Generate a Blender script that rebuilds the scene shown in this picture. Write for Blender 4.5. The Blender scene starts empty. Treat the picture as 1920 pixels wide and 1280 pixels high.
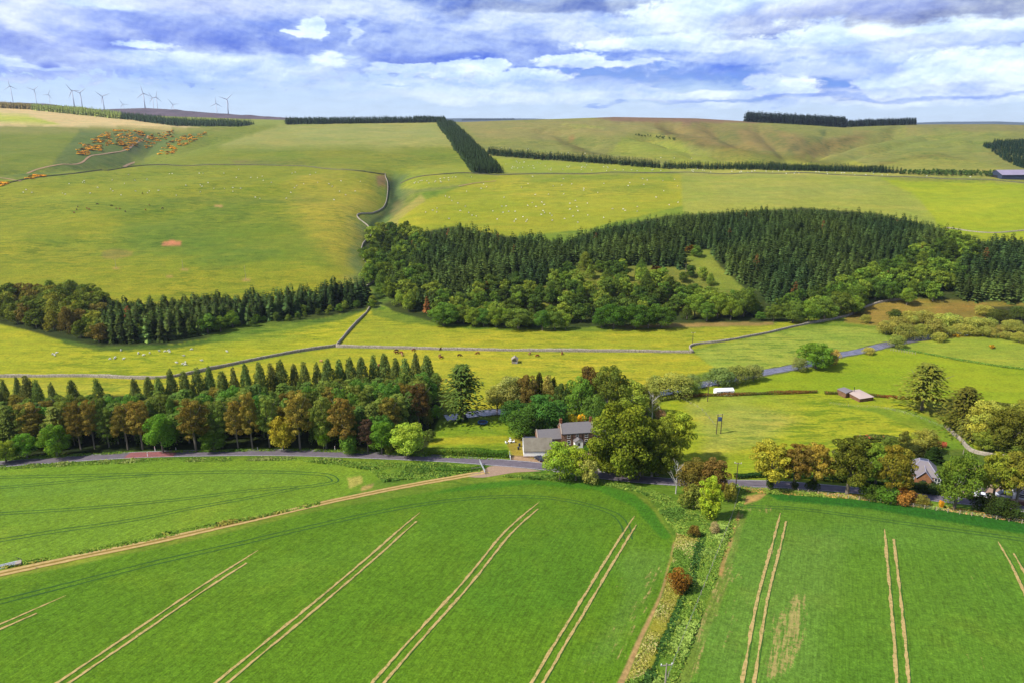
import bpy, math, random
import numpy as np
R = math.radians
rnd = random.Random(7)
rg = np.random.default_rng(11)
C = bpy.context.scene.collection

# ------------------------------------------------------------------ view geometry (a drone 92 m above the near crop field)
F, H, P = 1280.0, 92.0, R(16.45)
cP, sP = math.cos(P), math.sin(P)
def ang(row): return P + np.arctan((np.asarray(row, float) - 640.0) / F)
def zrow(Y, row): return H - Y * np.tan(ang(row))

def sines(seed, n, wl0, wl1):
    g = np.random.default_rng(seed)
    wl = np.exp(g.uniform(math.log(wl0), math.log(wl1), n)); th = g.uniform(0, 2*math.pi, n)
    return [(2*math.pi/w*math.cos(t), 2*math.pi/w*math.sin(t), g.uniform(0, 6.28), (w/wl1)**0.8) for w, t in zip(wl, th)]
def fsum(S, x, y):
    o = np.zeros(np.broadcast(x, y).shape)
    for a, b, p, k in S: o += k*np.sin(a*x + b*y + p)
    return o / math.sqrt(sum(k*k for *_, k in S)/2*2)
S_big = sines(1, 10, 160, 420); S_mid = sines(2, 14, 60, 170); S_sm = sines(3, 16, 12, 45)

BY = np.array([-400, -100, 60, 105, 150, 200, 228, 270, 325, 432, 470, 525, 600, 665, 740, 850, 960], float)
BZ = np.array([6, 3, 0.5, 0, -4.2, -12, -14.6, -16.6, -18, -18, -11, 0.5, 9, 14.5, 25, 38.5, 50], float)
RC = np.array([-900, -300, 0, 100, 200, 280, 380, 460, 540, 640, 800, 870, 950, 1050, 1150, 1300, 1400, 1500, 1590, 1640, 1720, 1850, 1920, 2400, 2900], float)
RR = np.array([205, 200, 202, 206, 212, 217, 220, 223, 225, 225, 227, 229, 226, 223, 219.5, 222, 228, 233, 238, 236, 233.5, 233, 235, 237, 237], float)
MC = np.array([-900, 0, 100, 150, 200, 280, 330, 400, 470, 540, 700, 2900], float)
MR = np.array([190, 192, 195, 202, 206, 203.5, 206, 212, 217, 221, 229, 240], float)
FC = np.array([-900, 600, 860, 1000, 1100, 1600, 1700, 1760, 1860, 1920, 2000, 2900], float)
FR = np.array([226, 226, 222.5, 223, 227, 233, 231, 229, 228.5, 230.5, 232, 233], float)
def pch(x, X, Y):
    X = np.asarray(X); Y = np.asarray(Y); h = np.diff(X); d = np.diff(Y)/h
    m = np.zeros(len(X)); m[0] = d[0]; m[-1] = d[-1]
    for i in range(1, len(X)-1):
        if d[i-1]*d[i] > 0:
            w1, w2 = 2*h[i]+h[i-1], h[i]+2*h[i-1]; m[i] = (w1+w2)/(w1/d[i-1]+w2/d[i])
    x = np.clip(x, X[0], X[-1]); i = np.clip(np.searchsorted(X, x)-1, 0, len(X)-2)
    t = (x-X[i])/h[i]; t2 = t*t; t3 = t2*t
    return (2*t3-3*t2+1)*Y[i] + (t3-2*t2+t)*h[i]*m[i] + (-2*t3+3*t2)*Y[i+1] + (t3-t2)*h[i]*m[i+1]
def sst(a, b, x):
    t = np.clip((x-a)/(b-a), 0, 1); return t*t*(3-2*t)
def segd(px, py, poly):
    d = np.full(np.broadcast(px, py).shape, 1e9)
    for (x0, y0), (x1, y1) in zip(poly[:-1], poly[1:]):
        L = (x1-x0)**2+(y1-y0)**2
        t = np.clip(((px-x0)*(x1-x0)+(py-y0)*(y1-y0))/L, 0, 1)
        d = np.minimum(d, np.hypot(px-x0-t*(x1-x0), py-y0-t*(y1-y0)))
    return d
# folds of the far hills: (x, Y) metres polylines, depth, width
def cY(px, Y): return ((px-960)/F*0.963*Y, Y)
FOLDS = [([cY(1215, 1480), cY(1300, 1280), cY(1420, 1130), cY(1560, 1050)], 13, 46),
         ([cY(1680, 1720), cY(1560, 1480), cY(1500, 1260), cY(1450, 1160)], 17, 55),
         ([cY(1760, 1600), cY(1640, 1360), cY(1560, 1150), cY(1520, 1070)], 10, 40),
         ([cY(1330, 1760), cY(1350, 1520), cY(1400, 1330)], 9, 42),
         ([cY(1420, 1700), cY(1440, 1480), cY(1480, 1300)], 8, 36),
         ([cY(1240, 1760), cY(1270, 1560)], 9, 50),
         ([cY(300, 1500), cY(270, 1300), cY(230, 1150), cY(160, 1040), cY(20, 1000)], 13, 60),
         ([cY(400, 1420), cY(330, 1250), cY(240, 1120)], 7, 50),
         ([cY(1040, 1560), cY(1080, 1330), cY(1160, 1200)], 6, 60),
         ([cY(735, 985), cY(735, 860), cY(715, 760), cY(705, 650), cY(708, 560), cY(700, 470)], 9, 30)]
def height(x, y):
    x = np.asarray(x, float); y = np.asarray(y, float)
    c = 960 + F*x/np.maximum(y, 60)/0.963
    c = np.clip(c, -900, 2900)
    z = pch(np.minimum(y, 960), BY, BZ)
    # left hill bulges, right flats
    z = z + 7*np.exp(-((c-330)/330)**2 - ((y-800)/150)**2) - 3.5*np.exp(-((c-1500)/260)**2-((y-480)/60)**2)
    z = z - 1.2*np.exp(-((c-1440)/700)**2 - ((y-190)/45)**2)
    zr = zrow(1900.0, np.interp(c, RC, RR)); zm = zrow(3100.0, np.interp(c, MC, MR)); zf = zrow(6500.0, np.interp(c, FC, FR))
    t = np.clip((y-960)/940, 0, 1); g = 0.94*t + 0.06*t*t
    z = np.where(y > 960, 50 + (zr-50)*g, z)
    t = np.clip((y-1900)/1200, 0, 1); low = np.minimum(zr, zm)-26
    z2 = zr*(1-sst(0, .42, t)) + low*sst(0, .42, t); z2 = z2*(1-sst(.45, 1, t)) + zm*sst(.45, 1, t)
    z = np.where(y > 1900, z2, z)
    t = np.clip((y-3100)/3400, 0, 1); low = np.minimum(zm, zf)-60
    z3 = zm*(1-sst(0, .4, t)) + low*sst(0, .4, t); z3 = z3*(1-sst(.45, 1, t)) + zf*sst(.45, 1, t)
    z = np.where(y > 3100, z3, z)
    z = np.where(y > 6500, zf - (y-6500)*0.03, z)
    up = sst(480, 620, y)*(1-sst(1700, 1900, y))
    z = z + up*(2.2*fsum(S_big, x, y) + 0.9*fsum(S_mid, x, y))
    rh = sst(980, 1150, y)*(1-sst(1750, 1900, y))*sst(800, 1000, c)
    z = z + rh*2.5*np.abs(fsum(S_mid, x+300, y))
    z = z + sst(2350, 2600, y)*(1-sst(2900, 3100, y))*4*fsum(S_mid, x, y)
    if np.any(y > 400):
        for poly, dep, w in FOLDS:
            d = segd(x, y, poly); z = z - 1.9*dep*np.exp(-(d/(w*.8))**1.4)*sst(430, 560, y)
    return z
def hz(x, y): return float(height(np.array([float(x)]), np.array([float(y)]))[0])
def proj(x, y, z):
    fw = y*cP - (z-H)*sP; up = (z-H)*cP + y*sP
    fw = np.where(np.abs(fw) < 1, 1, fw)
    return 960 + F*x/fw, 640 - F*up/fw, fw
_T = np.geomspace(70, 7000, 900)
def unproj(px, row, near=None):
    """pixel -> point of the ground; arrays allowed"""
    px = np.atleast_1d(np.asarray(px, float)); row = np.atleast_1d(np.asarray(row, float))
    dx = (px-960)/F; dy = cP + (640-row)/F*sP; dz = -sP + (640-row)/F*cP
    out = np.zeros((len(px), 3))
    for s in range(0, len(px), 400):
        a, b, c_ = dx[s:s+400, None], dy[s:s+400, None], dz[s:s+400, None]
        T = _T[None, :]; hh = height(a*T, b*T) - (H + c_*T)
        k = np.argmax(hh > 0, 1); none = ~np.any(hh > 0, 1)
        k = np.where(none, 640, np.maximum(k, 1)); ii = np.arange(len(k))
        h0, h1 = hh[ii, k-1], hh[ii, k]; t = _T[k-1] + (_T[k]-_T[k-1])*np.clip(-h0/np.where(h1-h0 == 0, 1, h1-h0), 0, 1)
        for _ in range(3):
            e = height(a[:, 0]*t, b[:, 0]*t) - (H + c_[:, 0]*t); e2 = height(a[:, 0]*(t+1), b[:, 0]*(t+1)) - (H + c_[:, 0]*(t+1))
            g = np.where(np.abs(e2-e) < 1e-3, 1e-3, e2-e); t = t - np.clip(e/g, -6, 6)*(~none)
        out[s:s+400, 0] = a[:, 0]*t; out[s:s+400, 1] = b[:, 0]*t
    out[:, 2] = height(out[:, 0], out[:, 1])
    return out
def U(px, row): return unproj([px], [row])[0]
def hfor(g, row):
    """height above ground point g that projects at that row"""
    q = (640-row)/F; Z = g[1]*(q*cP - sP)/(cP + q*sP); return Z + H - g[2]
def depth(g): return g[1]*cP - (g[2]-H)*sP

def lin(c):
    c = np.asarray(c, float)/255.0
    return np.where(c <= 0.04045, c/12.92, ((c+0.055)/1.055)**2.4)
KG, KL = 2.15, .92       # picture value / albedo, ground and foliage
def gc(*c): return tuple(lin(c)/KG)
def lc(*c): return tuple(lin(c)/KL)

# ------------------------------------------------------------------ mesh and object helpers
def mk(name, V, Fc, mats, parent=None, fm=None, smooth=False, attrs=None):
    me = bpy.data.meshes.new(name)
    V = np.asarray(V, np.float32); Fc = np.asarray(Fc, np.int32); n, k = Fc.shape
    me.vertices.add(len(V)); me.vertices.foreach_set('co', V.ravel())
    me.loops.add(n*k); me.polygons.add(n)
    me.polygons.foreach_set('loop_start', np.arange(0, n*k, k, dtype=np.int32))
    me.loops.foreach_set('vertex_index', Fc.ravel())
    for m in (mats if isinstance(mats, (list, tuple)) else [mats]): me.materials.append(m)
    if fm is not None: me.polygons.foreach_set('material_index', np.asarray(fm, np.int32))
    if smooth: me.polygons.foreach_set('use_smooth', np.ones(n, bool))
    for an, av in (attrs or {}).items():
        a = me.attributes.new(an, 'FLOAT_COLOR', 'POINT')
        av = np.asarray(av, np.float32)
        if av.shape[1] == 3: av = np.concatenate([av, np.ones((len(av), 1), np.float32)], 1)
        a.data.foreach_set('color', av.ravel())
    me.update(calc_edges=True)
    o = bpy.data.objects.new(name, me); C.objects.link(o)
    if parent is not None: o.parent = parent
    return o
def tag(o, label=None, cat=None, group=None, kind=None):
    if label: o['label'] = label
    if cat: o['category'] = cat
    if group: o['group'] = group
    if kind: o['kind'] = kind
    return o
def empty(name, loc=(0, 0, 0), rz=0.0):
    o = bpy.data.objects.new(name, None); o.empty_display_size = 0.5; C.objects.link(o)
    o.location = loc; o.rotation_euler = (0, 0, rz); return o
def copy_tree(o, parent=None):
    c = o.copy(); C.objects.link(c)
    if parent is not None: c.parent = parent
    for ch in KIDS.get(o.name, []):
        k = copy_tree(ch, c); KIDS.setdefault(c.name, []).append(k)
    return c
KIDS = {}
def kid(p, *chs):
    for ch in chs: KIDS.setdefault(p.name, []).append(ch)
class MB:
    """collects boxes, prisms and tubes of one part"""
    def __init__(s): s.V = []; s.F = []
    def add(s, V, Fs):
        b = len(s.V); s.V += [tuple(v) for v in V]; s.F += [tuple(i+b for i in f) for f in Fs]; return s
    def box(s, x0, x1, y0, y1, z0, z1):
        V = [(x, y, z) for z in (z0, z1) for x, y in ((x0, y0), (x1, y0), (x1, y1), (x0, y1))]
        return s.add(V, [(3, 2, 1, 0), (4, 5, 6, 7), (0, 1, 5, 4), (1, 2, 6, 5), (2, 3, 7, 6), (3, 0, 4, 7)])
    def tube(s, pts, rad, n=8, cap=True):
        pts = [np.array(p, float) for p in pts]; m = len(pts)
        if not hasattr(rad, '__len__'): rad = [rad]*m
        V = []
        for i, p in enumerate(pts):
            d = pts[min(i+1, m-1)] - pts[max(i-1, 0)]; d /= np.linalg.norm(d)+1e-9
            a = np.cross(d, (0, 0, 1.0)) if abs(d[2]) < .95 else np.cross(d, (1.0, 0, 0)); a /= np.linalg.norm(a); b = np.cross(d, a)
            for k in range(n):
                t = 2*math.pi*k/n; V.append(p + rad[i]*(a*math.cos(t)+b*math.sin(t)))
        Fs = [(i*n+k, i*n+(k+1) % n, (i+1)*n+(k+1) % n, (i+1)*n+k) for i in range(m-1) for k in range(n)]
        if cap: Fs += [tuple(range(n-1, -1, -1)), tuple((m-1)*n+k for k in range(n))]
        return s.add(V, Fs)
    def prism(s, poly, ax, a0, a1):
        """polygon in the plane across axis ax ('x' or 'y' or 'z'), extruded a0..a1"""
        n = len(poly)
        def pt(p, a): return {'x': (a, p[0], p[1]), 'y': (p[0], a, p[1]), 'z': (p[0], p[1], a)}[ax]
        V = [pt(p, a0) for p in poly] + [pt(p, a1) for p in poly]
        return s.add(V, [tuple(range(n)), tuple(range(2*n-1, n-1, -1))] + [(i, i+n, (i+1) % n+n, (i+1) % n) for i in range(n)])
    def build(s, name, mat, parent=None, smooth=False):
        me = bpy.data.meshes.new(name); me.from_pydata([tuple(map(float, v)) for v in s.V], [], s.F); me.materials.append(mat)
        import bmesh
        bm = bmesh.new(); bm.from_mesh(me); bmesh.ops.recalc_face_normals(bm, faces=bm.faces); bm.to_mesh(me); bm.free()
        if smooth:
            for p in me.polygons: p.use_smooth = True
        o = bpy.data.objects.new(name, me); C.objects.link(o)
        if parent is not None: o.parent = parent; kid(parent, o)
        return o

# ------------------------------------------------------------------ materials
def newmat(name):
    m = bpy.data.materials.new(name); m.use_nodes = True; nt = m.node_tree; nt.nodes.clear(); return m, nt
class NB:
    def __init__(s, nt): s.t = nt
    def n(s, ty, **kw):
        nd = s.t.nodes.new(ty)
        for k, v in kw.items():
            if k.startswith('i_'): s.put(nd.inputs[k[2:].replace('_', ' ')], v)
            else: setattr(nd, k, v)
        return nd
    def put(s, inp, v):
        if isinstance(v, bpy.types.NodeSocket): s.t.links.new(v, inp)
        elif hasattr(v, '__len__') and len(v) == 3 and inp.type == 'RGBA': inp.default_value = (*v, 1)
        else: inp.default_value = v
    def math(s, op, a, b=0.0, c=None, clamp=False):
        nd = s.t.nodes.new('ShaderNodeMath'); nd.operation = op; nd.use_clamp = clamp; s.put(nd.inputs[0], a); s.put(nd.inputs[1], b)
        if c is not None: s.put(nd.inputs[2], c)
        return nd.outputs[0]
    def vm(s, op, a, b=(0, 0, 0), out=0):
        nd = s.t.nodes.new('ShaderNodeVectorMath'); nd.operation = op; s.put(nd.inputs[0], a); s.put(nd.inputs[1], b); return nd.outputs[out]
    def mix(s, f, a, b, bt='MIX'):
        nd = s.t.nodes.new('ShaderNodeMix'); nd.data_type = 'RGBA'; nd.blend_type = bt
        s.put(nd.inputs[0], f); s.put(nd.inputs[6], a); s.put(nd.inputs[7], b); return nd.outputs[2]
    def noise(s, vec, scale, detail=3.0, rough=0.55, dist=0.0):
        nd = s.t.nodes.new('ShaderNodeTexNoise'); s.put(nd.inputs['Vector'], vec); nd.inputs['Scale'].default_value = scale
        nd.inputs['Detail'].default_value = detail; nd.inputs['Roughness'].default_value = rough; nd.inputs['Distortion'].default_value = dist
        return nd.outputs[0]
    def rng(s, v, a, b, c=0.0, d=1.0, smooth=False):
        nd = s.t.nodes.new('ShaderNodeMapRange'); nd.interpolation_type = 'SMOOTHSTEP' if smooth else 'LINEAR'
        for i, q in enumerate((v, a, b, c, d)): s.put(nd.inputs[i], q)
        return nd.outputs[0]
def simple(name, col, rough=0.8, var=0.25, scale=1.5, metal=0.0, stretch=(1, 1, 1), bump=0.0, spec=0.3, c2=None):
    m, nt = newmat(name); b = NB(nt)
    tc = b.n('ShaderNodeTexCoord').outputs['Object']; v = b.vm('MULTIPLY', tc, stretch)
    n1 = b.noise(v, scale, 5, .65); f = b.rng(n1, .28, .72)
    c2 = c2 or tuple(x*(1-var) for x in col)
    cc = b.mix(f, tuple(x*(1+var*.6) for x in col), c2)
    bs = b.n('ShaderNodeBsdfPrincipled'); b.put(bs.inputs['Base Color'], cc); bs.inputs['Roughness'].default_value = rough
    bs.inputs['Metallic'].default_value = metal; bs.inputs['Specular IOR Level'].default_value = spec
    if bump:
        bp = b.n('ShaderNodeBump'); bp.inputs['Strength'].default_value = bump; bp.inputs['Distance'].default_value = .1; b.put(bp.inputs['Height'], n1); b.put(bs.inputs['Normal'], bp.outputs[0])
    o = b.n('ShaderNodeOutputMaterial'); b.put(o.inputs[0], bs.outputs[0]); return m
def leafmat(name, src):
    """src 'obj': colour of the object times the leaf tint; 'attr': colour attribute only"""
    m, nt = newmat(name); b = NB(nt)
    at = b.n('ShaderNodeAttribute', attribute_name='tint').outputs['Color']
    if src == 'obj':
        oi = b.n('ShaderNodeObjectInfo'); col = b.mix(1.0, oi.outputs['Color'], at, 'MULTIPLY')
        hs = b.n('ShaderNodeHueSaturation'); b.put(hs.inputs['Hue'], b.rng(oi.outputs['Random'], 0, 1, .488, .512)); b.put(hs.inputs['Value'], b.rng(oi.outputs['Random'], 0, 1, .86, 1.14)); b.put(hs.inputs['Color'], col); col = hs.outputs[0]
    else: col = at
    d = b.n('ShaderNodeBsdfDiffuse'); b.put(d.inputs[0], col)
    t = b.n('ShaderNodeBsdfTranslucent'); b.put(t.inputs[0], b.mix(1.0, col, (1.15, 1.1, .6), 'MULTIPLY'))
    mx = b.n('ShaderNodeMixShader'); mx.inputs[0].default_value = .28; b.put(mx.inputs[1], d.outputs[0]); b.put(mx.inputs[2], t.outputs[0])
    o = b.n('ShaderNodeOutputMaterial'); b.put(o.inputs[0], mx.outputs[0]); return m
M_leaf = leafmat('foliage', 'obj'); M_leafA = leafmat('foliage_mass', 'attr')
M_bark = simple('bark', (.16, .13, .10), .95, .4, 3, stretch=(1, 1, .3))
M_barkpale = simple('pale_bark', (.38, .36, .32), .9, .4, 3, stretch=(1, 1, .3))
M_stone = simple('drystone', gc(214, 200, 180), .95, .55, 1.3, bump=.5, c2=gc(128, 118, 100))
M_wood = simple('weathered_wood', (.26, .21, .15), .9, .35, 2)
M_darkwood = simple('creosoted_wood', (.07, .045, .03), .9, .35, 2)
# ------------------------------------------------------------------ the land: one sheet, coloured by field
def terrain_material():
    m, nt = newmat('land'); b = NB(nt)
    tc = b.n('ShaderNodeTexCoord').outputs['Object']
    col = b.n('ShaderNodeAttribute', attribute_name='field').outputs['Color']
    kd = b.n('ShaderNodeAttribute', attribute_name='cover'); ks = b.n('ShaderNodeSeparateColor'); b.put(ks.inputs[0], kd.outputs['Color'])
    crop, past, rough = ks.outputs[0], ks.outputs[1], ks.outputs[2]; bare = kd.outputs['Alpha']
    n_big = b.noise(tc, .018, 3, .6); n_mid = b.noise(tc, .11, 4, .62); n_fine = b.noise(tc, .9, 3, .7)
    # broad changes of sward
    c = b.mix(b.rng(n_big, .3, .7, 0, 1), b.mix(1.0, col, (.88, .95, .9), 'MULTIPLY'), b.mix(1.0, col, (1.1, 1.04, 1.0), 'MULTIPLY'))
    v = b.rng(n_mid, .25, .75, b.math('ADD', .84, b.math('MULTIPLY', crop, .09)), b.math('ADD', 1.16, b.math('MULTIPLY', crop, -.09))); c = b.vm('SCALE', c); c.node.inputs['Scale'].default_value = 1; b.put(c.node.inputs['Scale'], v)
    ns = b.rng(b.noise(b.vm('MULTIPLY', tc, (.016, .06, .05)), 1.0, 5, .62, .6), .33, .67, 0, 1); c = b.mix(b.math('SUBTRACT', 1.0, crop), c, b.mix(ns, b.mix(1.0, c, (.84, .93, .84), 'MULTIPLY'), b.mix(1.0, c, (1.14, 1.05, 1.04), 'MULTIPLY')))
    # pasture tufts, longer across the slope
    tv = b.vm('MULTIPLY', tc, (.30, .62, .3)); tn = b.noise(tv, 1.0, 4, .7, .4)
    tuft = b.math('MULTIPLY', b.rng(tn, .55, .66, 0, 1, True), past)
    mask = b.rng(b.noise(tc, .03, 3, .6), .42, .62, .15, .8)
    c = b.mix(b.math('MULTIPLY', tuft, mask), c, b.mix(1.0, c, (.5, .66, .55), 'MULTIPLY'))
    pale = b.math('MULTIPLY', b.rng(b.noise(b.vm('MULTIPLY', tc, (.5, 1.2, 1)), .45, 4, .7), .56, .7, 0, .55, True), past)
    c = b.mix(pale, c, b.mix(1.0, c, (1.25, 1.12, .9), 'MULTIPLY'))
    fl = b.math('MULTIPLY', b.rng(b.noise(b.vm('MULTIPLY', tc, (.075, .24, .2)), 1.0, 4, .72, .5), .51, .57, 0, .85, True), b.rng(past, .05, .4)); fl = b.math('MULTIPLY', fl, b.rng(b.noise(tc, .009, 2, .5), .40, .58, .2, 1)); c = b.mix(fl, c, b.mix(1.0, c, (.48, .64, .56), 'MULTIPLY'))
    pl = b.math('MULTIPLY', b.rng(b.noise(b.vm('ADD', b.vm('MULTIPLY', tc, (.05, .20, .2)), (9, 4, 1)), 1.0, 4, .72, .5), .52, .60, 0, .8, True), b.rng(past, .05, .4)); c = b.mix(pl, c, b.mix(1.0, c, (1.26, 1.12, 1.1), 'MULTIPLY'))
    # drilled crop: streaks that run with the tramlines (their directions differ per field through the rough flag)
    def streak(axis_deg, fine):
        a = R(axis_deg); mp = b.n('ShaderNodeMapping'); mp.inputs['Rotation'].default_value = (0, 0, a); mp.inputs['Scale'].default_value = (1, 1, 1); b.put(mp.inputs['Vector'], tc)
        return b.noise(b.vm('MULTIPLY', mp.outputs[0], (2.6*fine, .16*fine, 1)), 1.0, 3, .65)
    s1 = streak(TRAM_DEG, 1.0); s2 = streak(RTRAM_DEG, 1.0)
    st = b.mix(b.rng(rough, .35, .65), s1, s2)
    cv = b.rng(st, .3, .7, .78, 1.22)
    fn = b.rng(b.noise(tc, 2.3, 4, .85), .3, .7, .60, 1.46)
    cf = b.math('MULTIPLY', cv, fn); cf = b.mix(crop, (1, 1, 1), cf)
    c = b.mix(1.0, c, cf, 'MULTIPLY')
    patch = b.math('MULTIPLY', b.rng(b.noise(tc, .05, 4, .65), .5, .72, 0, .8, True), crop)
    c = b.mix(patch, c, b.mix(1.0, c, (1.26, 1.08, 1.1), 'MULTIPLY'))
    # bare soil in the crop: broken streaks
    bs_ = streak(RTRAM_DEG, .55)
    bt = b.math('ADD', b.math('MULTIPLY', bs_, .62), b.math('MULTIPLY', b.noise(tc, 1.1, 3, .8), .38))
    th = b.math('SUBTRACT', .735, b.math('MULTIPLY', bare, .315))
    bm = b.rng(b.math('SUBTRACT', bt, th), -.03, .09, 0, .8, True); bm = b.math('MULTIPLY', bm, b.rng(bare, .03, .12))
    c = b.mix(bm, c, gc(205, 180, 110))
    # fine grain everywhere
    gr = b.rng(n_fine, .3, .7, .74, 1.28); g2 = b.vm('SCALE', c); b.put(g2.node.inputs['Scale'], gr)
    bsdf = b.n('ShaderNodeBsdfPrincipled'); b.put(bsdf.inputs['Base Color'], g2); bsdf.inputs['Roughness'].default_value = 1; bsdf.inputs['Specular IOR Level'].default_value = .08
    bp = b.n('ShaderNodeBump'); bp.inputs['Strength'].default_value = .55; bp.inputs['Distance'].default_value = .35
    hh = b.noise(b.vm('MULTIPLY', tc, (1.0, 1.7, 1)), 1.1, 3, .7); b.put(bp.inputs['Height'], hh); b.put(bsdf.inputs['Normal'], bp.outputs[0])
    o = b.n('ShaderNodeOutputMaterial'); b.put(o.inputs[0], bsdf.outputs[0]); return m

def inpoly(px, py, poly):
    r = np.zeros(px.shape, bool); n = len(poly)
    for i in range(n):
        x0, y0 = poly[i]; x1, y1 = poly[(i+1) % n]
        if y0 == y1: continue
        cnd = ((y0 > py) != (y1 > py)) & (px < (x1-x0)*(py-y0)/(y1-y0)+x0); r ^= cnd
    return r

# directions of the drill rows
_a, _b = U(708, 1280), U(1010, 940); TRAM_DEG = math.degrees(math.atan2(_b[0]-_a[0], _b[1]-_a[1]))
_a, _b = U(1402, 1278), U(1466, 962); RTRAM_DEG = math.degrees(math.atan2(_b[0]-_a[0], _b[1]-_a[1]))
Ys = np.arange(60, 1905, 0.25); _px, _rw, _ = proj(np.zeros_like(Ys), Ys, height(np.zeros_like(Ys), Ys))
_rw = np.minimum.accumulate(_rw)
rows = np.arange(1310, 226, -1.8); Yg = np.interp(-rows, -_rw, Ys)
Yg = np.concatenate([[-400, -200, -100, -30, 20, 50, 70], Yg[Yg > 80], np.arange(1912, 3200, 14), np.arange(3260, 6700, 70), [7200, 9000, 14000]])
Yg = np.unique(np.maximum.accumulate(Yg))
sg = np.concatenate([-np.geomspace(3.2, .99, 18), np.arange(-.95, -.78, .0045), np.arange(-.78, .7801, .00165)]); sg = np.concatenate([sg, np.arange(.7845, .95, .0045), np.geomspace(.99, 3.2, 18)])
YY, SS = np.meshgrid(Yg, sg, indexing='ij'); XX = SS*np.maximum(YY, 90)
ZZ = height(XX.ravel(), YY.ravel()).reshape(XX.shape)
PX, PR, _f = proj(XX, YY, ZZ)
wob = 2.2*fsum(S_sm, XX, YY)*np.clip(200/np.maximum(YY, 60), .12, .8)
PX = PX + wob; PR = PR + wob*.35
far = YY > 70

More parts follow.
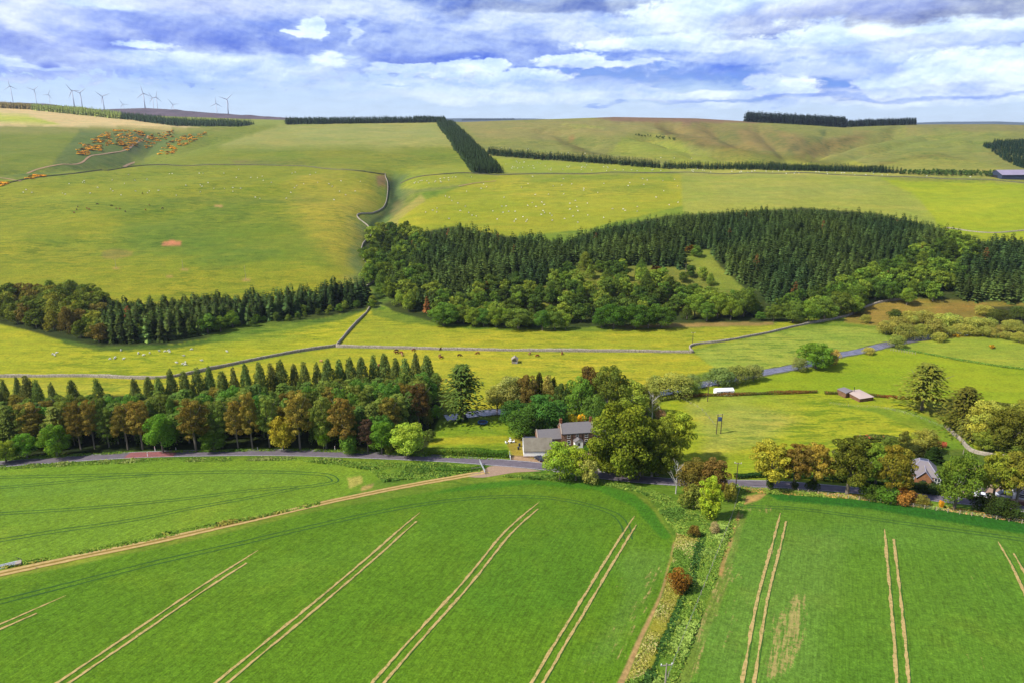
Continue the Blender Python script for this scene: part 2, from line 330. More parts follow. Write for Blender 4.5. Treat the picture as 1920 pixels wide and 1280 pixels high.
CROP, RCROP, PAST, HILL, LAWN, ROUGH, MOOR, SMOOTH = (1, 0, 0, 0), (1, 0, 1, 0), (0, 1, 0, 0), (0, .45, 0, 0), (.0, .35, 0, 0), (0, .6, 0, 0), (0, .3, 0, 0), (0, .12, 0, 0)
PAINT = [
 # far right hills
 ([(840, 200), (2400, 200), (2400, 345), (840, 345)], (150, 158, 82), HILL),
 ([(860, 228), (1000, 226), (1150, 222), (1280, 224), (1260, 246), (1050, 262), (900, 262)], (158, 158, 92), MOOR),
 ([(1090, 215), (1440, 218), (1430, 231), (1330, 231), (1150, 228)], (150, 125, 98), MOOR),
 ([(1220, 232), (1420, 235), (1530, 262), (1480, 285), (1330, 280), (1250, 255)], (158, 148, 88), HILL),
 ([(1480, 280), (1540, 262), (1640, 246), (1680, 244), (1600, 268), (1540, 298), (1500, 305)], (162, 150, 88), HILL),
 ([(1050, 232), (1110, 236), (1140, 241), (1080, 240)], (190, 196, 95), HILL),
 ([(1170, 256), (1270, 258), (1300, 292), (1440, 292), (1620, 318), (1290, 304), (1140, 290)], (156, 170, 70), HILL),
 ([(1360, 286), (1600, 300), (1640, 318), (1280, 318), (1250, 303)], (166, 176, 72), HILL),
 ([(1660, 300), (1720, 292), (1830, 300), (1900, 322), (1640, 318)], (160, 168, 78), HILL),
 ([(1700, 234), (1920, 232), (2300, 234), (2300, 246), (1700, 246)], (150, 150, 88), MOOR),
 # left and centre slopes
 ([(-900, 190), (560, 190), (840, 215), (890, 330), (720, 330), (-900, 420)], (136, 154, 60), HILL),
 ([(-900, 236), (190, 238), (215, 246), (150, 282), (95, 315), (-20, 335), (-900, 360)], (130, 148, 52), SMOOTH),
 ([(-900, 232), (200, 238), (460, 238), (330, 252), (-900, 248)], (148, 156, 78), SMOOTH),
 ([(-900, 188), (0, 201), (180, 211), (300, 228), (378, 240), (200, 238), (-900, 232)], (226, 208, 150), SMOOTH),
 ([(-40, 209), (30, 214), (70, 222), (115, 234), (30, 232), (-40, 226)], (196, 210, 90), SMOOTH),
 ([(230, 216), (540, 224), (540, 234), (430, 238), (330, 228)], (150, 168, 78), SMOOTH),
 ([(540, 230), (822, 228), (845, 262), (858, 277), (400, 277), (480, 250)], (166, 174, 92), SMOOTH),
 ([(400, 277), (858, 277), (880, 322), (722, 330), (700, 322), (500, 308), (260, 310), (330, 292)], (140, 156, 54), HILL),
 ([(760, 325), (840, 306), (882, 303), (886, 326), (800, 328)], (158, 172, 62), SMOOTH),
 # gorse dale
 ([(150, 245), (390, 250), (330, 272), (240, 312), (120, 322), (-20, 338), (90, 318)], (112, 134, 66), HILL),
 ([(250, 250), (278, 252), (262, 285), (240, 296), (236, 280)], (105, 125, 75), ROUGH),
 # great left hill
 ([(-900, 360), (60, 336), (150, 326), (260, 313), (420, 310), (560, 312), (720, 326), (728, 365), (720, 388), (676, 405), (690, 425), (676, 470), (705, 525), (700, 580), (-900, 640)], (148, 162, 46), PAST),
 
 
 
 ([(190, 472), (215, 466), (250, 472), (248, 480), (215, 486), (192, 484)], (150, 150, 70), ROUGH),
 ([(302, 456), (322, 451), (341, 454), (338, 461), (306, 462)], (222, 150, 112), SMOOTH),
 ([(312, 517), (324, 517), (324, 521), (312, 521)], (185, 165, 95), SMOOTH), ([(338, 504), (352, 504), (352, 508), (338, 508)], (185, 165, 95), SMOOTH), ([(455, 522), (468, 522), (468, 527), (455, 527)], (185, 165, 95), SMOOTH), ([(212, 501), (224, 502), (222, 505), (212, 505)], (185, 165, 95), SMOOTH),
 ([(403, 384), (418, 384), (418, 389), (403, 389)], (190, 165, 100), SMOOTH), ([(705, 330), (722, 328), (724, 348), (708, 350)], (165, 140, 90), ROUGH),
 # burn valley between the hills
 ([(724, 328), (760, 328), (748, 350), (762, 372), (745, 405), (712, 425), (706, 450), (735, 470), (740, 560), (690, 590), (705, 525), (672, 470), (692, 425), (674, 408), (722, 388)], (120, 144, 74), ROUGH),
 ([(750, 345), (880, 336), (905, 345), (790, 360), (756, 370)], (140, 152, 80), ROUGH),
 ([(790, 364), (800, 378), (750, 412), (748, 440), (706, 450), (716, 425)], (172, 172, 86), SMOOTH),
 ([(640, 390), (676, 412), (690, 425), (672, 470), (705, 525), (650, 520), (660, 450)], (146, 160, 70), ROUGH),
 # sheep field, pale and bright fields right
 ([(745, 445), (748, 412), (800, 375), (880, 345), (940, 328), (1276, 327), (1282, 385), (1100, 430), (900, 450)], (168, 178, 50), SMOOTH),
 ([(940, 334), (1276, 330), (1280, 360), (1000, 372), (880, 350)], (176, 182, 56), PAST),
 ([(760, 336), (800, 329), (930, 328), (900, 343), (780, 356), (748, 352)], (160, 174, 56), PAST),
 ([(885, 298), (930, 296), (1240, 314), (1276, 325), (945, 325)], (158, 176, 62), SMOOTH),
 ([(1238, 315), (1560, 318), (1700, 324), (1920, 336), (1920, 346), (1640, 334), (1276, 326)], (174, 182, 88), SMOOTH),
 ([(1276, 328), (1640, 334), (1720, 366), (1756, 410), (1760, 440), (1282, 400)], (164, 178, 76), SMOOTH),
 ([(1650, 335), (1800, 341), (1920, 346), (2400, 350), (2400, 470), (1760, 450), (1752, 408), (1716, 366)], (166, 186, 42), SMOOTH),
 ([(1640, 330), (1920, 336), (2400, 345), (2400, 352), (1700, 340)], (150, 160, 70), ROUGH),
 # floors of the woods
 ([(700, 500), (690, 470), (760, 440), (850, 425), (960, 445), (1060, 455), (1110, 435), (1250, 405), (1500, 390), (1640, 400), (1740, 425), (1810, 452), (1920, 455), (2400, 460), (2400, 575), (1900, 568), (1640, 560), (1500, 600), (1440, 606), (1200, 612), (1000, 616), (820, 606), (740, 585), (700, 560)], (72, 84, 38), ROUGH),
 ([(1285, 462), (1330, 468), (1350, 500), (1400, 545), (1420, 575), (1330, 600), (1180, 560), (1060, 560), (1000, 600), (900, 590), (960, 560), (1040, 520), (1110, 492), (1280, 502)], (136, 146, 62), ROUGH),
 ([(1285, 462), (1330, 468), (1350, 500), (1400, 545), (1350, 545), (1290, 500)], (140, 158, 60), SMOOTH),
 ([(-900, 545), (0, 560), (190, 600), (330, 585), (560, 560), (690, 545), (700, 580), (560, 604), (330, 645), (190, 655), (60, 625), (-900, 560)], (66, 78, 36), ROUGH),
 # valley meadows
 ([(-900, 575), (0, 608), (60, 622), (120, 640), (190, 655), (330, 645), (450, 626), (690, 580), (632, 650), (560, 660), (400, 692), (330, 706), (-900, 708)], (176, 188, 48), PAST),
 ([(690, 576), (740, 590), (820, 608), (1000, 618), (1200, 616), (1440, 608), (1600, 590), (1500, 612), (1300, 655), (1100, 658), (632, 650)], (174, 184, 52), PAST),
 ([(690, 576), (740, 590), (820, 606), (1000, 618), (1200, 615), (1440, 606), (1440, 611), (1100, 622), (900, 618), (760, 606), (700, 592)], (120, 148, 48), ROUGH),
 ([(1140, 612), (1330, 605), (1450, 604), (1450, 610), (1180, 616)], (170, 150, 88), SMOOTH),
 ([(-900, 706), (330, 706), (400, 693), (560, 662), (630, 652), (1300, 661), (1340, 690), (1250, 720), (1200, 770), (900, 790), (-900, 790)], (184, 188, 52), PAST),
 ([(110, 634), (190, 650), (330, 646), (450, 626), (600, 598), (696, 578), (640, 600), (450, 634), (330, 654), (190, 658), (120, 645)], (92, 122, 44), ROUGH),  # shadow of the middle wood, painted as darker green on the meadow
 ([(1300, 658), (1360, 643), (1480, 620), (1560, 612), (1650, 616), (1670, 640), (1560, 672), (1440, 700), (1400, 715), (1340, 690)], (162, 184, 72), PAST),
 # land beyond the river
 ([(1200, 745), (1340, 722), (1440, 705), (1560, 676), (1670, 650), (1720, 640), (1920, 690), (2400, 720), (2400, 800), (1920, 762), (1690, 748), (1520, 738), (1240, 750)], (156, 182, 38), SMOOTH),
 ([(1670, 650), (1720, 635), (1800, 628), (1920, 632), (2400, 650), (2400, 720), (1920, 690), (1780, 672)], (160, 182, 62), PAST),
 ([(1590, 590), (1620, 572), (1660, 562), (1720, 560), (1920, 568), (2400, 575), (2400, 640), (1900, 625), (1700, 640), (1650, 612), (1580, 604)], (150, 142, 62), ROUGH),
 ([(1830, 575), (2400, 580), (2400, 640), (1900, 622), (1850, 600)], (82, 84, 48), ROUGH),
 # field behind the right-hand house
 ([(1240, 752), (1520, 738), (1690, 748), (1920, 762), (2400, 790), (2400, 900), (1920, 890), (1620, 905), (1380, 895), (1260, 890), (1215, 850)], (166, 186, 44), PAST),
 
 ([(1560, 760), (1700, 765), (1800, 805), (1840, 852), (1920, 860), (1920, 880), (1800, 868), (1740, 815), (1640, 772)], (124, 162, 46), SMOOTH),
 ([(1775, 800), (1690, 752), (2400, 790), (2400, 862), (1860, 852)], (140, 158, 52), ROUGH),
 # garden and house plot
 ([(690, 760), (960, 770), (1240, 770), (1260, 890), (1100, 885), (950, 870), (690, 850)], (112, 138, 46), LAWN),
 ([(800, 790), (870, 778), (960, 782), (985, 810), (975, 850), (952, 850), (800, 838)], (142, 174, 44), LAWN),
 ([(830, 818), (950, 816), (960, 830), (800, 834)], (176, 186, 50), LAWN),
 ([(950, 822), (990, 820), (985, 856), (960, 856)], (168, 158, 66), SMOOTH),
 ([(955, 852), (1030, 856), (1120, 838), (1125, 850), (1090, 862), (1110, 892), (1010, 874), (960, 868)], (150, 132, 118), SMOOTH),
 ([(984, 858), (1020, 858), (1020, 864), (988, 863)], (182, 165, 60), LAWN),
 # roadside wood floor
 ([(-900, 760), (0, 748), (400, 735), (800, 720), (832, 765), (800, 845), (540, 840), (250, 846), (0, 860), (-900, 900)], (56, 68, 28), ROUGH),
 # verges
 ([(-900, 905), (0, 860), (250, 845), (540, 839), (800, 850), (950, 860), (1120, 884), (1380, 900), (1620, 914), (1940, 956), (2400, 1010), (2400, 1060), (1920, 985), (1400, 925), (1380, 960), (1200, 925), (1000, 885), (860, 872), (540, 862), (250, 866), (-900, 925)], (112, 152, 46), ROUGH),
 ([(1620, 840), (2400, 850), (2400, 1010), (1940, 950), (1620, 910)], (100, 125, 46), ROUGH),
 ([(1800, 870), (1840, 872), (1840, 925), (2400, 960), (2400, 1000), (1800, 935), (1795, 900)], (196, 170, 140), SMOOTH),
 # crops
 ([(-900, 925), (0, 874), (250, 862), (540, 860), (640, 864), (720, 866), (730, 885), (690, 920), (600, 946), (300, 1010), (0, 1066), (-900, 1230)], (130, 164, 46), CROP),
 ([(560, 862), (820, 868), (905, 872), (900, 888), (760, 910), (640, 930), (700, 905), (735, 880)], (118, 156, 52), ROUGH),
 ([(650, 895), (676, 890), (680, 905), (655, 915)], (196, 186, 90), CROP), ([(680, 912), (704, 906), (700, 915), (676, 920)], (198, 180, 110), ROUGH),
 ([(-900, 1240), (0, 1086), (300, 1026), (600, 956), (900, 903), (1000, 897), (1120, 905), (1190, 925), (1230, 960), (1258, 1005), (1262, 1040), (1240, 1110), (1200, 1190), (1150, 1290), (1020, 1500), (-900, 1500)], (106, 146, 33), CROP),
 ([(900, 903), (1000, 897), (1120, 905), (1190, 925), (1230, 960), (1258, 1005), (1240, 1010), (1190, 950), (1120, 918), (1000, 906), (800, 926)], (84, 138, 32), CROP),
 ([(1395, 930), (1430, 922), (1620, 938), (1920, 978), (2600, 1060), (2600, 1500), (1190, 1500), (1290, 1290), (1350, 1080), (1385, 970)], (106, 148, 42), RCROP),
 ([(1430, 920), (1620, 936), (1920, 976), (2500, 1056), (2500, 1080), (1920, 1000), (1620, 952), (1460, 938)], (58, 120, 34), RCROP),
 ([(1380, 960), (1345, 1080), (1262, 1290), (1290, 1290), (1365, 1090), (1400, 970)], (128, 150, 56), RCROP),
 # bare patches and soil edges
 ([(1390, 930), (1440, 922), (1425, 934), (1392, 946)], (196, 170, 104), SMOOTH),
 ([(1378, 955), (1392, 945), (1384, 985), (1352, 1080), (1345, 1075), (1368, 1000)], (196, 164, 100), SMOOTH),
 ([(1260, 1015), (1266, 1015), (1262, 1060), (1240, 1120), (1212, 1185), (1165, 1290), (1150, 1290), (1200, 1190), (1240, 1108), (1258, 1050)], (196, 166, 112), SMOOTH),
 # ditch strip
 ([(1205, 922), (1265, 935), (1395, 935), (1380, 975), (1345, 1075), (1262, 1290), (1165, 1290), (1212, 1185), (1240, 1120), (1262, 1060), (1264, 1010), (1240, 965)], (112, 152, 50), ROUGH),
 ([(1270, 1000), (1310, 1010), (1290, 1090), (1260, 1160), (1215, 1290), (1168, 1290), (1215, 1185), (1244, 1120)], (160, 164, 58), ROUGH),
 ([(1312, 990), (1322, 1000), (1300, 1090), (1282, 1130), (1262, 1180), (1240, 1230), (1215, 1290), (1204, 1290), (1240, 1210), (1262, 1150), (1288, 1085)], (54, 92, 34), ROUGH),
]
BARE = [([(1480, 1115), (1515, 1110), (1520, 1160), (1505, 1215), (1480, 1270), (1430, 1270), (1450, 1180)], .85), ([(1425, 1040), (1470, 1000), (1500, 1040), (1520, 1180), (1440, 1290), (1400, 1290)], .35),
 ([(1362, 1000), (1392, 965), (1385, 1040), (1330, 1200), (1290, 1290), (1250, 1290), (1300, 1180), (1345, 1060)], .62), ([(1380, 1050), (1420, 1060), (1370, 1290), (1300, 1290)], .42),
 ([(1380, 938), (1470, 942), (1460, 962), (1392, 966)], .62), ([(1385, 960), (1402, 955), (1396, 985), (1384, 985)], .95), ([(1808, 1060), (1826, 1058), (1832, 1115), (1822, 1118)], .95), ([(1770, 1090), (1880, 1080), (1890, 1130), (1780, 1140)], .3),
 ([(1790, 1220), (1900, 1200), (1900, 1290), (1800, 1290)], .35), ([(1600, 1090), (1640, 1080), (1640, 1170), (1600, 1180)], .25), ([(1740, 1060), (1760, 1060), (1790, 1110), (1760, 1110)], .3),
 ([(1205, 965), (1232, 972), (1222, 985), (1205, 980)], .5), ([(1150, 1070), (1250, 1050), (1225, 1130), (1150, 1290), (1060, 1290), (1130, 1170)], .36), ([(1215, 1060), (1255, 1050), (1230, 1120), (1170, 1240), (1140, 1240), (1190, 1130)], .55), ([(760, 1250), (1000, 1200), (1000, 1290), (700, 1290)], .12), ([(300, 1150), (460, 1130), (420, 1200), (300, 1210)], .12)]
shp = XX.shape
fieldc = np.empty(shp + (3,)); fieldc[:] = gc(138, 160, 52); cover = np.zeros(shp + (4,)); cover[..., 1] = .4
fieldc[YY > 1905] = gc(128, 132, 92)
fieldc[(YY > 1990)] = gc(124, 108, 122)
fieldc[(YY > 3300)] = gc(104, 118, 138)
onhill = (YY < 1990)
def soft_paint():
    for poly, c, soft, a in SOFTP:
        pa = np.array(poly, float); x0, y0 = pa.min(0)-soft; x1, y1 = pa.max(0)+soft
        idx = np.nonzero((PX >= x0) & (PX <= x1) & (PR >= y0) & (PR <= y1) & onhill & far); px, pr = PX[idx], PR[idx]
        sd = segd(px, pr*1.0, list(poly)+[poly[0]]); sd = np.where(inpoly(px, pr, poly), sd, -sd)
        n = fsum(S_mid, XX[idx], YY[idx])*.5+fsum(S_sm, XX[idx], YY[idx])*.35
        al = (a*sst(-soft, soft, sd+n*soft))[:, None]; fieldc[idx] = fieldc[idx]*(1-al)+np.array(gc(*c))*al
SOFTP = [
 ([(650, 400), (676, 412), (690, 425), (672, 470), (700, 520), (690, 545), (640, 530), (650, 460)], (134, 152, 84), 8, .85), ([(640, 388), (700, 396), (724, 388), (722, 330), (700, 330), (690, 370)], (140, 158, 66), 8, .6), ([(726, 328), (764, 328), (752, 352), (764, 370), (742, 400), (712, 420), (730, 380)], (110, 130, 74), 6, .8), ([(700, 450), (735, 470), (742, 560), (700, 580), (694, 540), (706, 525), (690, 480)], (118, 146, 62), 6, .8),
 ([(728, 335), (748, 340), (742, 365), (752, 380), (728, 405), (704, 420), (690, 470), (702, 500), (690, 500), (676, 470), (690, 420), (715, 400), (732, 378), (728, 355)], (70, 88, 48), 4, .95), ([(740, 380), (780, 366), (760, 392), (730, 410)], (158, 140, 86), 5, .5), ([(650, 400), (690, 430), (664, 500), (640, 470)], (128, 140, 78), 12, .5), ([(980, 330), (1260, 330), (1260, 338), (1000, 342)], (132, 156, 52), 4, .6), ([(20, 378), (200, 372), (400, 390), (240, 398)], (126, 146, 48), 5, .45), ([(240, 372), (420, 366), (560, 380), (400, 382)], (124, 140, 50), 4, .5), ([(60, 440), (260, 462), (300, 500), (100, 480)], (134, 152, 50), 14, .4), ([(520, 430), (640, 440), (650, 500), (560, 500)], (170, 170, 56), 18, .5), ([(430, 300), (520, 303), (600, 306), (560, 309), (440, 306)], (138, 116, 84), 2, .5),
 ([(560, 330), (712, 330), (700, 395), (672, 408), (664, 470), (650, 520), (600, 470), (540, 400)], (186, 174, 62), 26, .75),
 ([(230, 400), (300, 380), (420, 375), (560, 420), (620, 500), (300, 480), (200, 450)], (118, 142, 44), 24, .7),
 ([(-900, 470), (60, 462), (400, 515), (640, 505), (660, 560), (200, 585), (-900, 560)], (156, 160, 44), 16, .7),
 ([(100, 345), (260, 325), (420, 325), (300, 360)], (158, 168, 56), 14, .5), ([(280, 430), (420, 440), (520, 480), (380, 490), (240, 460)], (112, 140, 50), 18, .5),
 ([(0, 375), (120, 365), (260, 372), (140, 380)], (172, 178, 62), 8, .5), ([(540, 370), (640, 372), (620, 380), (560, 380)], (120, 140, 52), 5, .5),
 ([(400, 277), (858, 280), (870, 300), (700, 312), (480, 300)], (134, 150, 44), 10, .6), ([(560, 285), (760, 285), (800, 300), (600, 300)], (164, 160, 58), 8, .45),
 ([(540, 240), (700, 236), (820, 240), (840, 262), (700, 258), (560, 262)], (176, 180, 104), 9, .5),
 ([(1300, 762), (1380, 742), (1450, 765), (1500, 790), (1430, 830), (1330, 850), (1290, 800)], (190, 188, 88), 22, .75), ([(1480, 770), (1700, 780), (1760, 820), (1600, 860), (1500, 830)], (178, 184, 50), 20, .5),
 ([(700, 675), (900, 668), (1200, 680), (1150, 710), (850, 730)], (192, 190, 58), 16, .4), ([(0, 715), (300, 714), (500, 690), (380, 730), (0, 745)], (178, 184, 62), 10, .5), ([(380, 600), (560, 600), (680, 590), (520, 640), (400, 650)], (140, 164, 52), 14, .6),
 ([(1000, 360), (1160, 350), (1260, 372), (1150, 400), (1020, 392)], (186, 186, 62), 16, .4), ([(800, 395), (950, 360), (1000, 400), (850, 425)], (170, 178, 50), 14, .5),
 ([(1100, 350), (1250, 345), (1250, 356), (1120, 360)], (132, 152, 50), 7, .6), ([(1330, 340), (1500, 336), (1640, 350), (1600, 380), (1360, 380)], (176, 178, 88), 14, .5), ([(1700, 355), (1900, 360), (1900, 410), (1780, 410)], (178, 190, 46), 18, .6),
 ([(1240, 236), (1420, 240), (1520, 262), (1470, 283), (1330, 276), (1250, 255)], (158, 140, 82), 10, .4), ([(1340, 245), (1380, 245), (1390, 270), (1350, 270)], (118, 130, 62), 6, .6), ([(1430, 245), (1460, 250), (1480, 275), (1445, 270)], (116, 128, 62), 6, .6), ([(1510, 258), (1550, 250), (1540, 270), (1505, 275)], (112, 126, 62), 4, .6),
 ([(1480, 284), (1560, 268), (1680, 246), (1720, 246), (1620, 280), (1540, 300)], (168, 154, 84), 9, .4), ([(1620, 262), (1800, 250), (1900, 255), (1840, 290), (1680, 290)], (148, 160, 72), 12, .6), ([(960, 236), (1120, 232), (1200, 245), (1050, 262)], (168, 158, 92), 9, .5), ([(1040, 258), (1090, 255), (1120, 272), (1060, 276)], (130, 142, 66), 6, .5),
 ([(1222, 232), (1235, 232), (1275, 254), (1330, 268), (1430, 284), (1520, 299), (1625, 316), (1600, 317), (1500, 303), (1400, 290), (1310, 276), (1255, 258)], (120, 112, 58), 3, .75),
 ([(1684, 238), (1640, 254), (1580, 268), (1545, 284), (1500, 296), (1494, 290), (1530, 276), (1570, 263), (1630, 248)], (126, 116, 58), 3, .7), ([(1474, 280), (1500, 276), (1500, 283), (1478, 285)], (80, 96, 58), 2, .8), ([(1536, 248), (1548, 244), (1550, 256), (1540, 258)], (86, 104, 58), 2, .8),
 ([(1640, 318), (1650, 304), (1700, 294), (1760, 289), (1830, 302), (1760, 294), (1700, 300), (1660, 312)], (128, 122, 60), 3, .6), ([(1036, 256), (1060, 262), (1100, 284), (1180, 298), (1160, 299), (1080, 286), (1050, 270)], (128, 118, 62), 3, .65), ([(1066, 259), (1076, 258), (1078, 263), (1066, 263)], (190, 130, 80), 1.5, .8),
 ([(1100, 215), (1430, 217), (1440, 229), (1300, 226), (1120, 222)], (146, 116, 96), 3, .6),
 ([(1590, 590), (1620, 572), (1680, 564), (1760, 572), (1700, 590), (1640, 600)], (176, 146, 70), 9, .6), ([(1740, 566), (1840, 568), (1860, 590), (1760, 590)], (172, 130, 66), 8, .6),
 ([(0, 900), (400, 880), (560, 890), (400, 920), (0, 950)], (122, 162, 60), 14, .35), ([(300, 1060), (700, 1000), (900, 960), (700, 1060), (400, 1130)], (112, 154, 44), 30, .4), ([(850, 1060), (1100, 980), (1200, 1060), (1080, 1180), (900, 1160)], (92, 140, 36), 36, .5), ([(1550, 960), (1880, 990), (1900, 1040), (1560, 1010)], (112, 156, 56), 20, .5),
 ([(1170, 1010), (1255, 1040), (1225, 1130), (1150, 1250), (1080, 1250), (1150, 1110)], (118, 156, 60), 24, .6), ([(1290, 1180), (1380, 1050), (1560, 1000), (1560, 1290), (1290, 1290)], (122, 160, 66), 40, .5),
 ([(815, 845), (950, 850), (950, 862), (815, 856)], (168, 176, 52), 4, .6), ([(820, 800), (940, 795), (950, 812), (830, 815)], (156, 178, 50), 6, .6),
]
def paint_all():
    for poly, c, cv in PAINT:
        pa = np.array(poly, float); x0, y0 = pa.min(0); x1, y1 = pa.max(0)
        sel = (PX >= x0) & (PX <= x1) & (PR >= y0) & (PR <= y1) & onhill & far
        idx = np.nonzero(sel); 
        if len(idx[0]) == 0: continue
        ins = inpoly(PX[idx], PR[idx], poly); ii = (idx[0][ins], idx[1][ins])
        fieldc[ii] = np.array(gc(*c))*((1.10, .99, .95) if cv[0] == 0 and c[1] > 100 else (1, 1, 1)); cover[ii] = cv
    for poly, a in BARE:
        pa = np.array(poly, float); x0, y0 = pa.min(0); x1, y1 = pa.max(0)
        idx = np.nonzero((PX >= x0) & (PX <= x1) & (PR >= y0) & (PR <= y1) & far)
        ins = inpoly(PX[idx], PR[idx], poly); ii = (idx[0][ins], idx[1][ins]); cover[ii[0], ii[1], 3] = np.maximum(cover[ii[0], ii[1], 3], a)
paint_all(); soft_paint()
PAINT = [q for q in PAINT if np.ptp(np.array(q[0])[:, 0]) < 62 and np.ptp(np.array(q[0])[:, 1]) < 26 and q[0][0][1] > 300]; BARE = []; paint_all()
# everything nearer than the frame continues the crops
nr = (PR > 1290) | (YY < 75); ln = nr & (XX < 0.22*np.maximum(YY, 90)); fieldc[ln] = gc(106, 146, 33); cover[ln] = CROP
ln = nr & (XX >= 0.22*np.maximum(YY, 90)); fieldc[ln] = gc(106, 148, 42); cover[ln] = RCROP
def blur(a, k, n=1):
    for _ in range(n):
        a[1:-1] = (a[:-2]+k*a[1:-1]+a[2:])/(k+2); a[:, 1:-1] = (a[:, :-2]+k*a[:, 1:-1]+a[:, 2:])/(k+2)
blur(fieldc, 2.0); ba = cover[..., 3:4].copy(); blur(ba, .5, 14); cover[..., 3] = ba[..., 0]; blur(cover, 2.0, 2)
nR, nC = shp; I = np.arange(nR*nC).reshape(shp)
quads = np.stack([I[:-1, :-1], I[:-1, 1:], I[1:, 1:], I[1:, :-1]], -1).reshape(-1, 4)
V = np.stack([XX, YY, ZZ], -1).reshape(-1, 3)
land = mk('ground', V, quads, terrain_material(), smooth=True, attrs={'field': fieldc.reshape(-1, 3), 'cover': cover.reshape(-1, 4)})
tag(land, kind='structure')

# ------------------------------------------------------------------ strips laid on the land
def resample(P_, step):
    P_ = np.array(P_, float); d = np.r_[0, np.cumsum(np.hypot(*(np.diff(P_[:, :2], axis=0).T)))]
    # Catmull-like smoothing through pch on both axes
    n = max(2, int(d[-1]/step)+1); t = np.linspace(0, d[-1], n)
    return np.stack([pch2(t, d, P_[:, 0]), pch2(t, d, P_[:, 1])], 1)
def pch2(x, X, Y):
    # cubic hermite with finite-difference tangents
    m = np.gradient(Y, X); i = np.clip(np.searchsorted(X, x)-1, 0, len(X)-2); h = X[i+1]-X[i]; t = (x-X[i])/h; t2 = t*t; t3 = t2*t
    return (2*t3-3*t2+1)*Y[i]+(t3-2*t2+t)*h*m[i]+(-2*t3+3*t2)*Y[i+1]+(t3-t2)*h*m[i+1]
def pixline(pts, step=2.0):
    g = unproj([p[0] for p in pts], [p[1] for p in pts]); return resample(g, step)
def strip(name, line, width, mat, up=.05, across=2, jit=.0, seed=0, wfun=None, off=0.0):
    L = np.asarray(line); T = np.gradient(L, axis=0); T /= np.linalg.norm(T, axis=1)[:, None]+1e-9; N = np.stack([-T[:, 1], T[:, 0]], 1)
    g = np.random.default_rng(seed+5); w = np.full(len(L), width/2.0) if wfun is None else np.asarray(wfun)/2
    js = np.linspace(-1, 1, across+1); V = []
    jl = w*(1+jit*(g.random(len(L))-.5)*2); jr = w*(1+jit*(g.random(len(L))-.5)*2)
    for j in js:
        ww = np.where(j < 0, jl, jr)
        p = L + N*(off + j*ww)[:, None]; z = height(p[:, 0], p[:, 1]) + up
        V.append(np.column_stack([p, z]))
    V = np.stack(V, 1); n, k = V.shape[:2]; I = np.arange(n*k).reshape(n, k)
    q = np.stack([I[:-1, :-1], I[1:, :-1], I[1:, 1:], I[:-1, 1:]], -1).reshape(-1, 4)
    o = mk(name, V.reshape(-1, 3), q[:, ::-1], mat); tag(o, kind='structure'); return o
M_road = simple('tarmac', gc(142, 131, 140), .9, .16, .5, bump=.05, c2=gc(116, 106, 114)); M_redroad = simple('red_surfacing', gc(190, 112, 108), .9, .25, .8, c2=gc(150, 100, 104))
M_dirt = simple('bare_earth', gc(232, 200, 128), 1, .25, 1.2, bump=.2, c2=gc(204, 170, 98)); M_soil = simple('pinkish_soil', gc(208, 172, 132), 1, .25, 1.0, c2=gc(176, 140, 98))
m_ = M_dirt; nt = m_.node_tree; b = NB(nt); bs = [x for x in nt.nodes if x.type == 'BSDF_PRINCIPLED'][0]; src = bs.inputs['Base Color'].links[0].from_socket
M_wheel = M_dirt.copy(); M_wheel.name = 'worn_wheeling'; b = NB(M_wheel.node_tree); bs = [x for x in M_wheel.node_tree.nodes if x.type == 'BSDF_PRINCIPLED'][0]; src = bs.inputs['Base Color'].links[0].from_socket
b.put(bs.inputs['Base Color'], b.mix(b.rng(b.noise(b.n('ShaderNodeTexCoord').outputs['Object'], 1.6, 4, .7), .50, .66, 0, .75), src, gc(112, 142, 44)))
M_mid = simple('track_middle', gc(176, 138, 58), 1, .25, 1.2, c2=gc(150, 130, 48)); M_lane = simple('trodden_crop_rut_shade', gc(58, 108, 34), 1, .2, 2)  # last one: trodden crop, and the shade painted beside the wheel tracks
M_gravel = simple('gravel', gc(205, 172, 142), 1, .12, 1.5, c2=gc(182, 150, 124)); M_white = simple('white_road_paint', (.6, .6, .58), .8, .3, 2)
ROAD = pixline([(-160, 884), (-30, 872), (100, 862), (250, 852.5), (400, 848.5), (540, 848), (660, 851.5), (760, 855.5), (850, 860), (930, 866), (1010, 873), (1080, 883), (1150, 893), (1250, 902), (1380, 905.5), (1450, 907), (1540, 913), (1640, 922), (1760, 934), (1860, 945), (1940, 956), (2080, 975)], 2.0)
strip('road', ROAD, 6.4, M_road, .06, 4, .03)
verge = [strip('road_edge_line', ROAD, .14, M_white, .075, 1, 0, off=s*2.85) for s in (-1, 1)]
rl = pixline([(238, 853), (330, 850)], 1.5); strip('road_surface_patch', rl, 5.2, M_redroad, .068, 3, .05)
TRK = pixline([(-120, 1100), (0, 1075), (120, 1049), (300, 1012), (470, 974), (640, 935), (780, 907), (860, 893), (915, 883)], 1.2)
strip('farm_track', TRK, 3.4, M_mid, .05, 4, .10, 3)
for s in (-1, 1): strip('farm_track_rut', TRK, 1.05, M_dirt, .066, 2, .16, 4+s, off=s*.95)
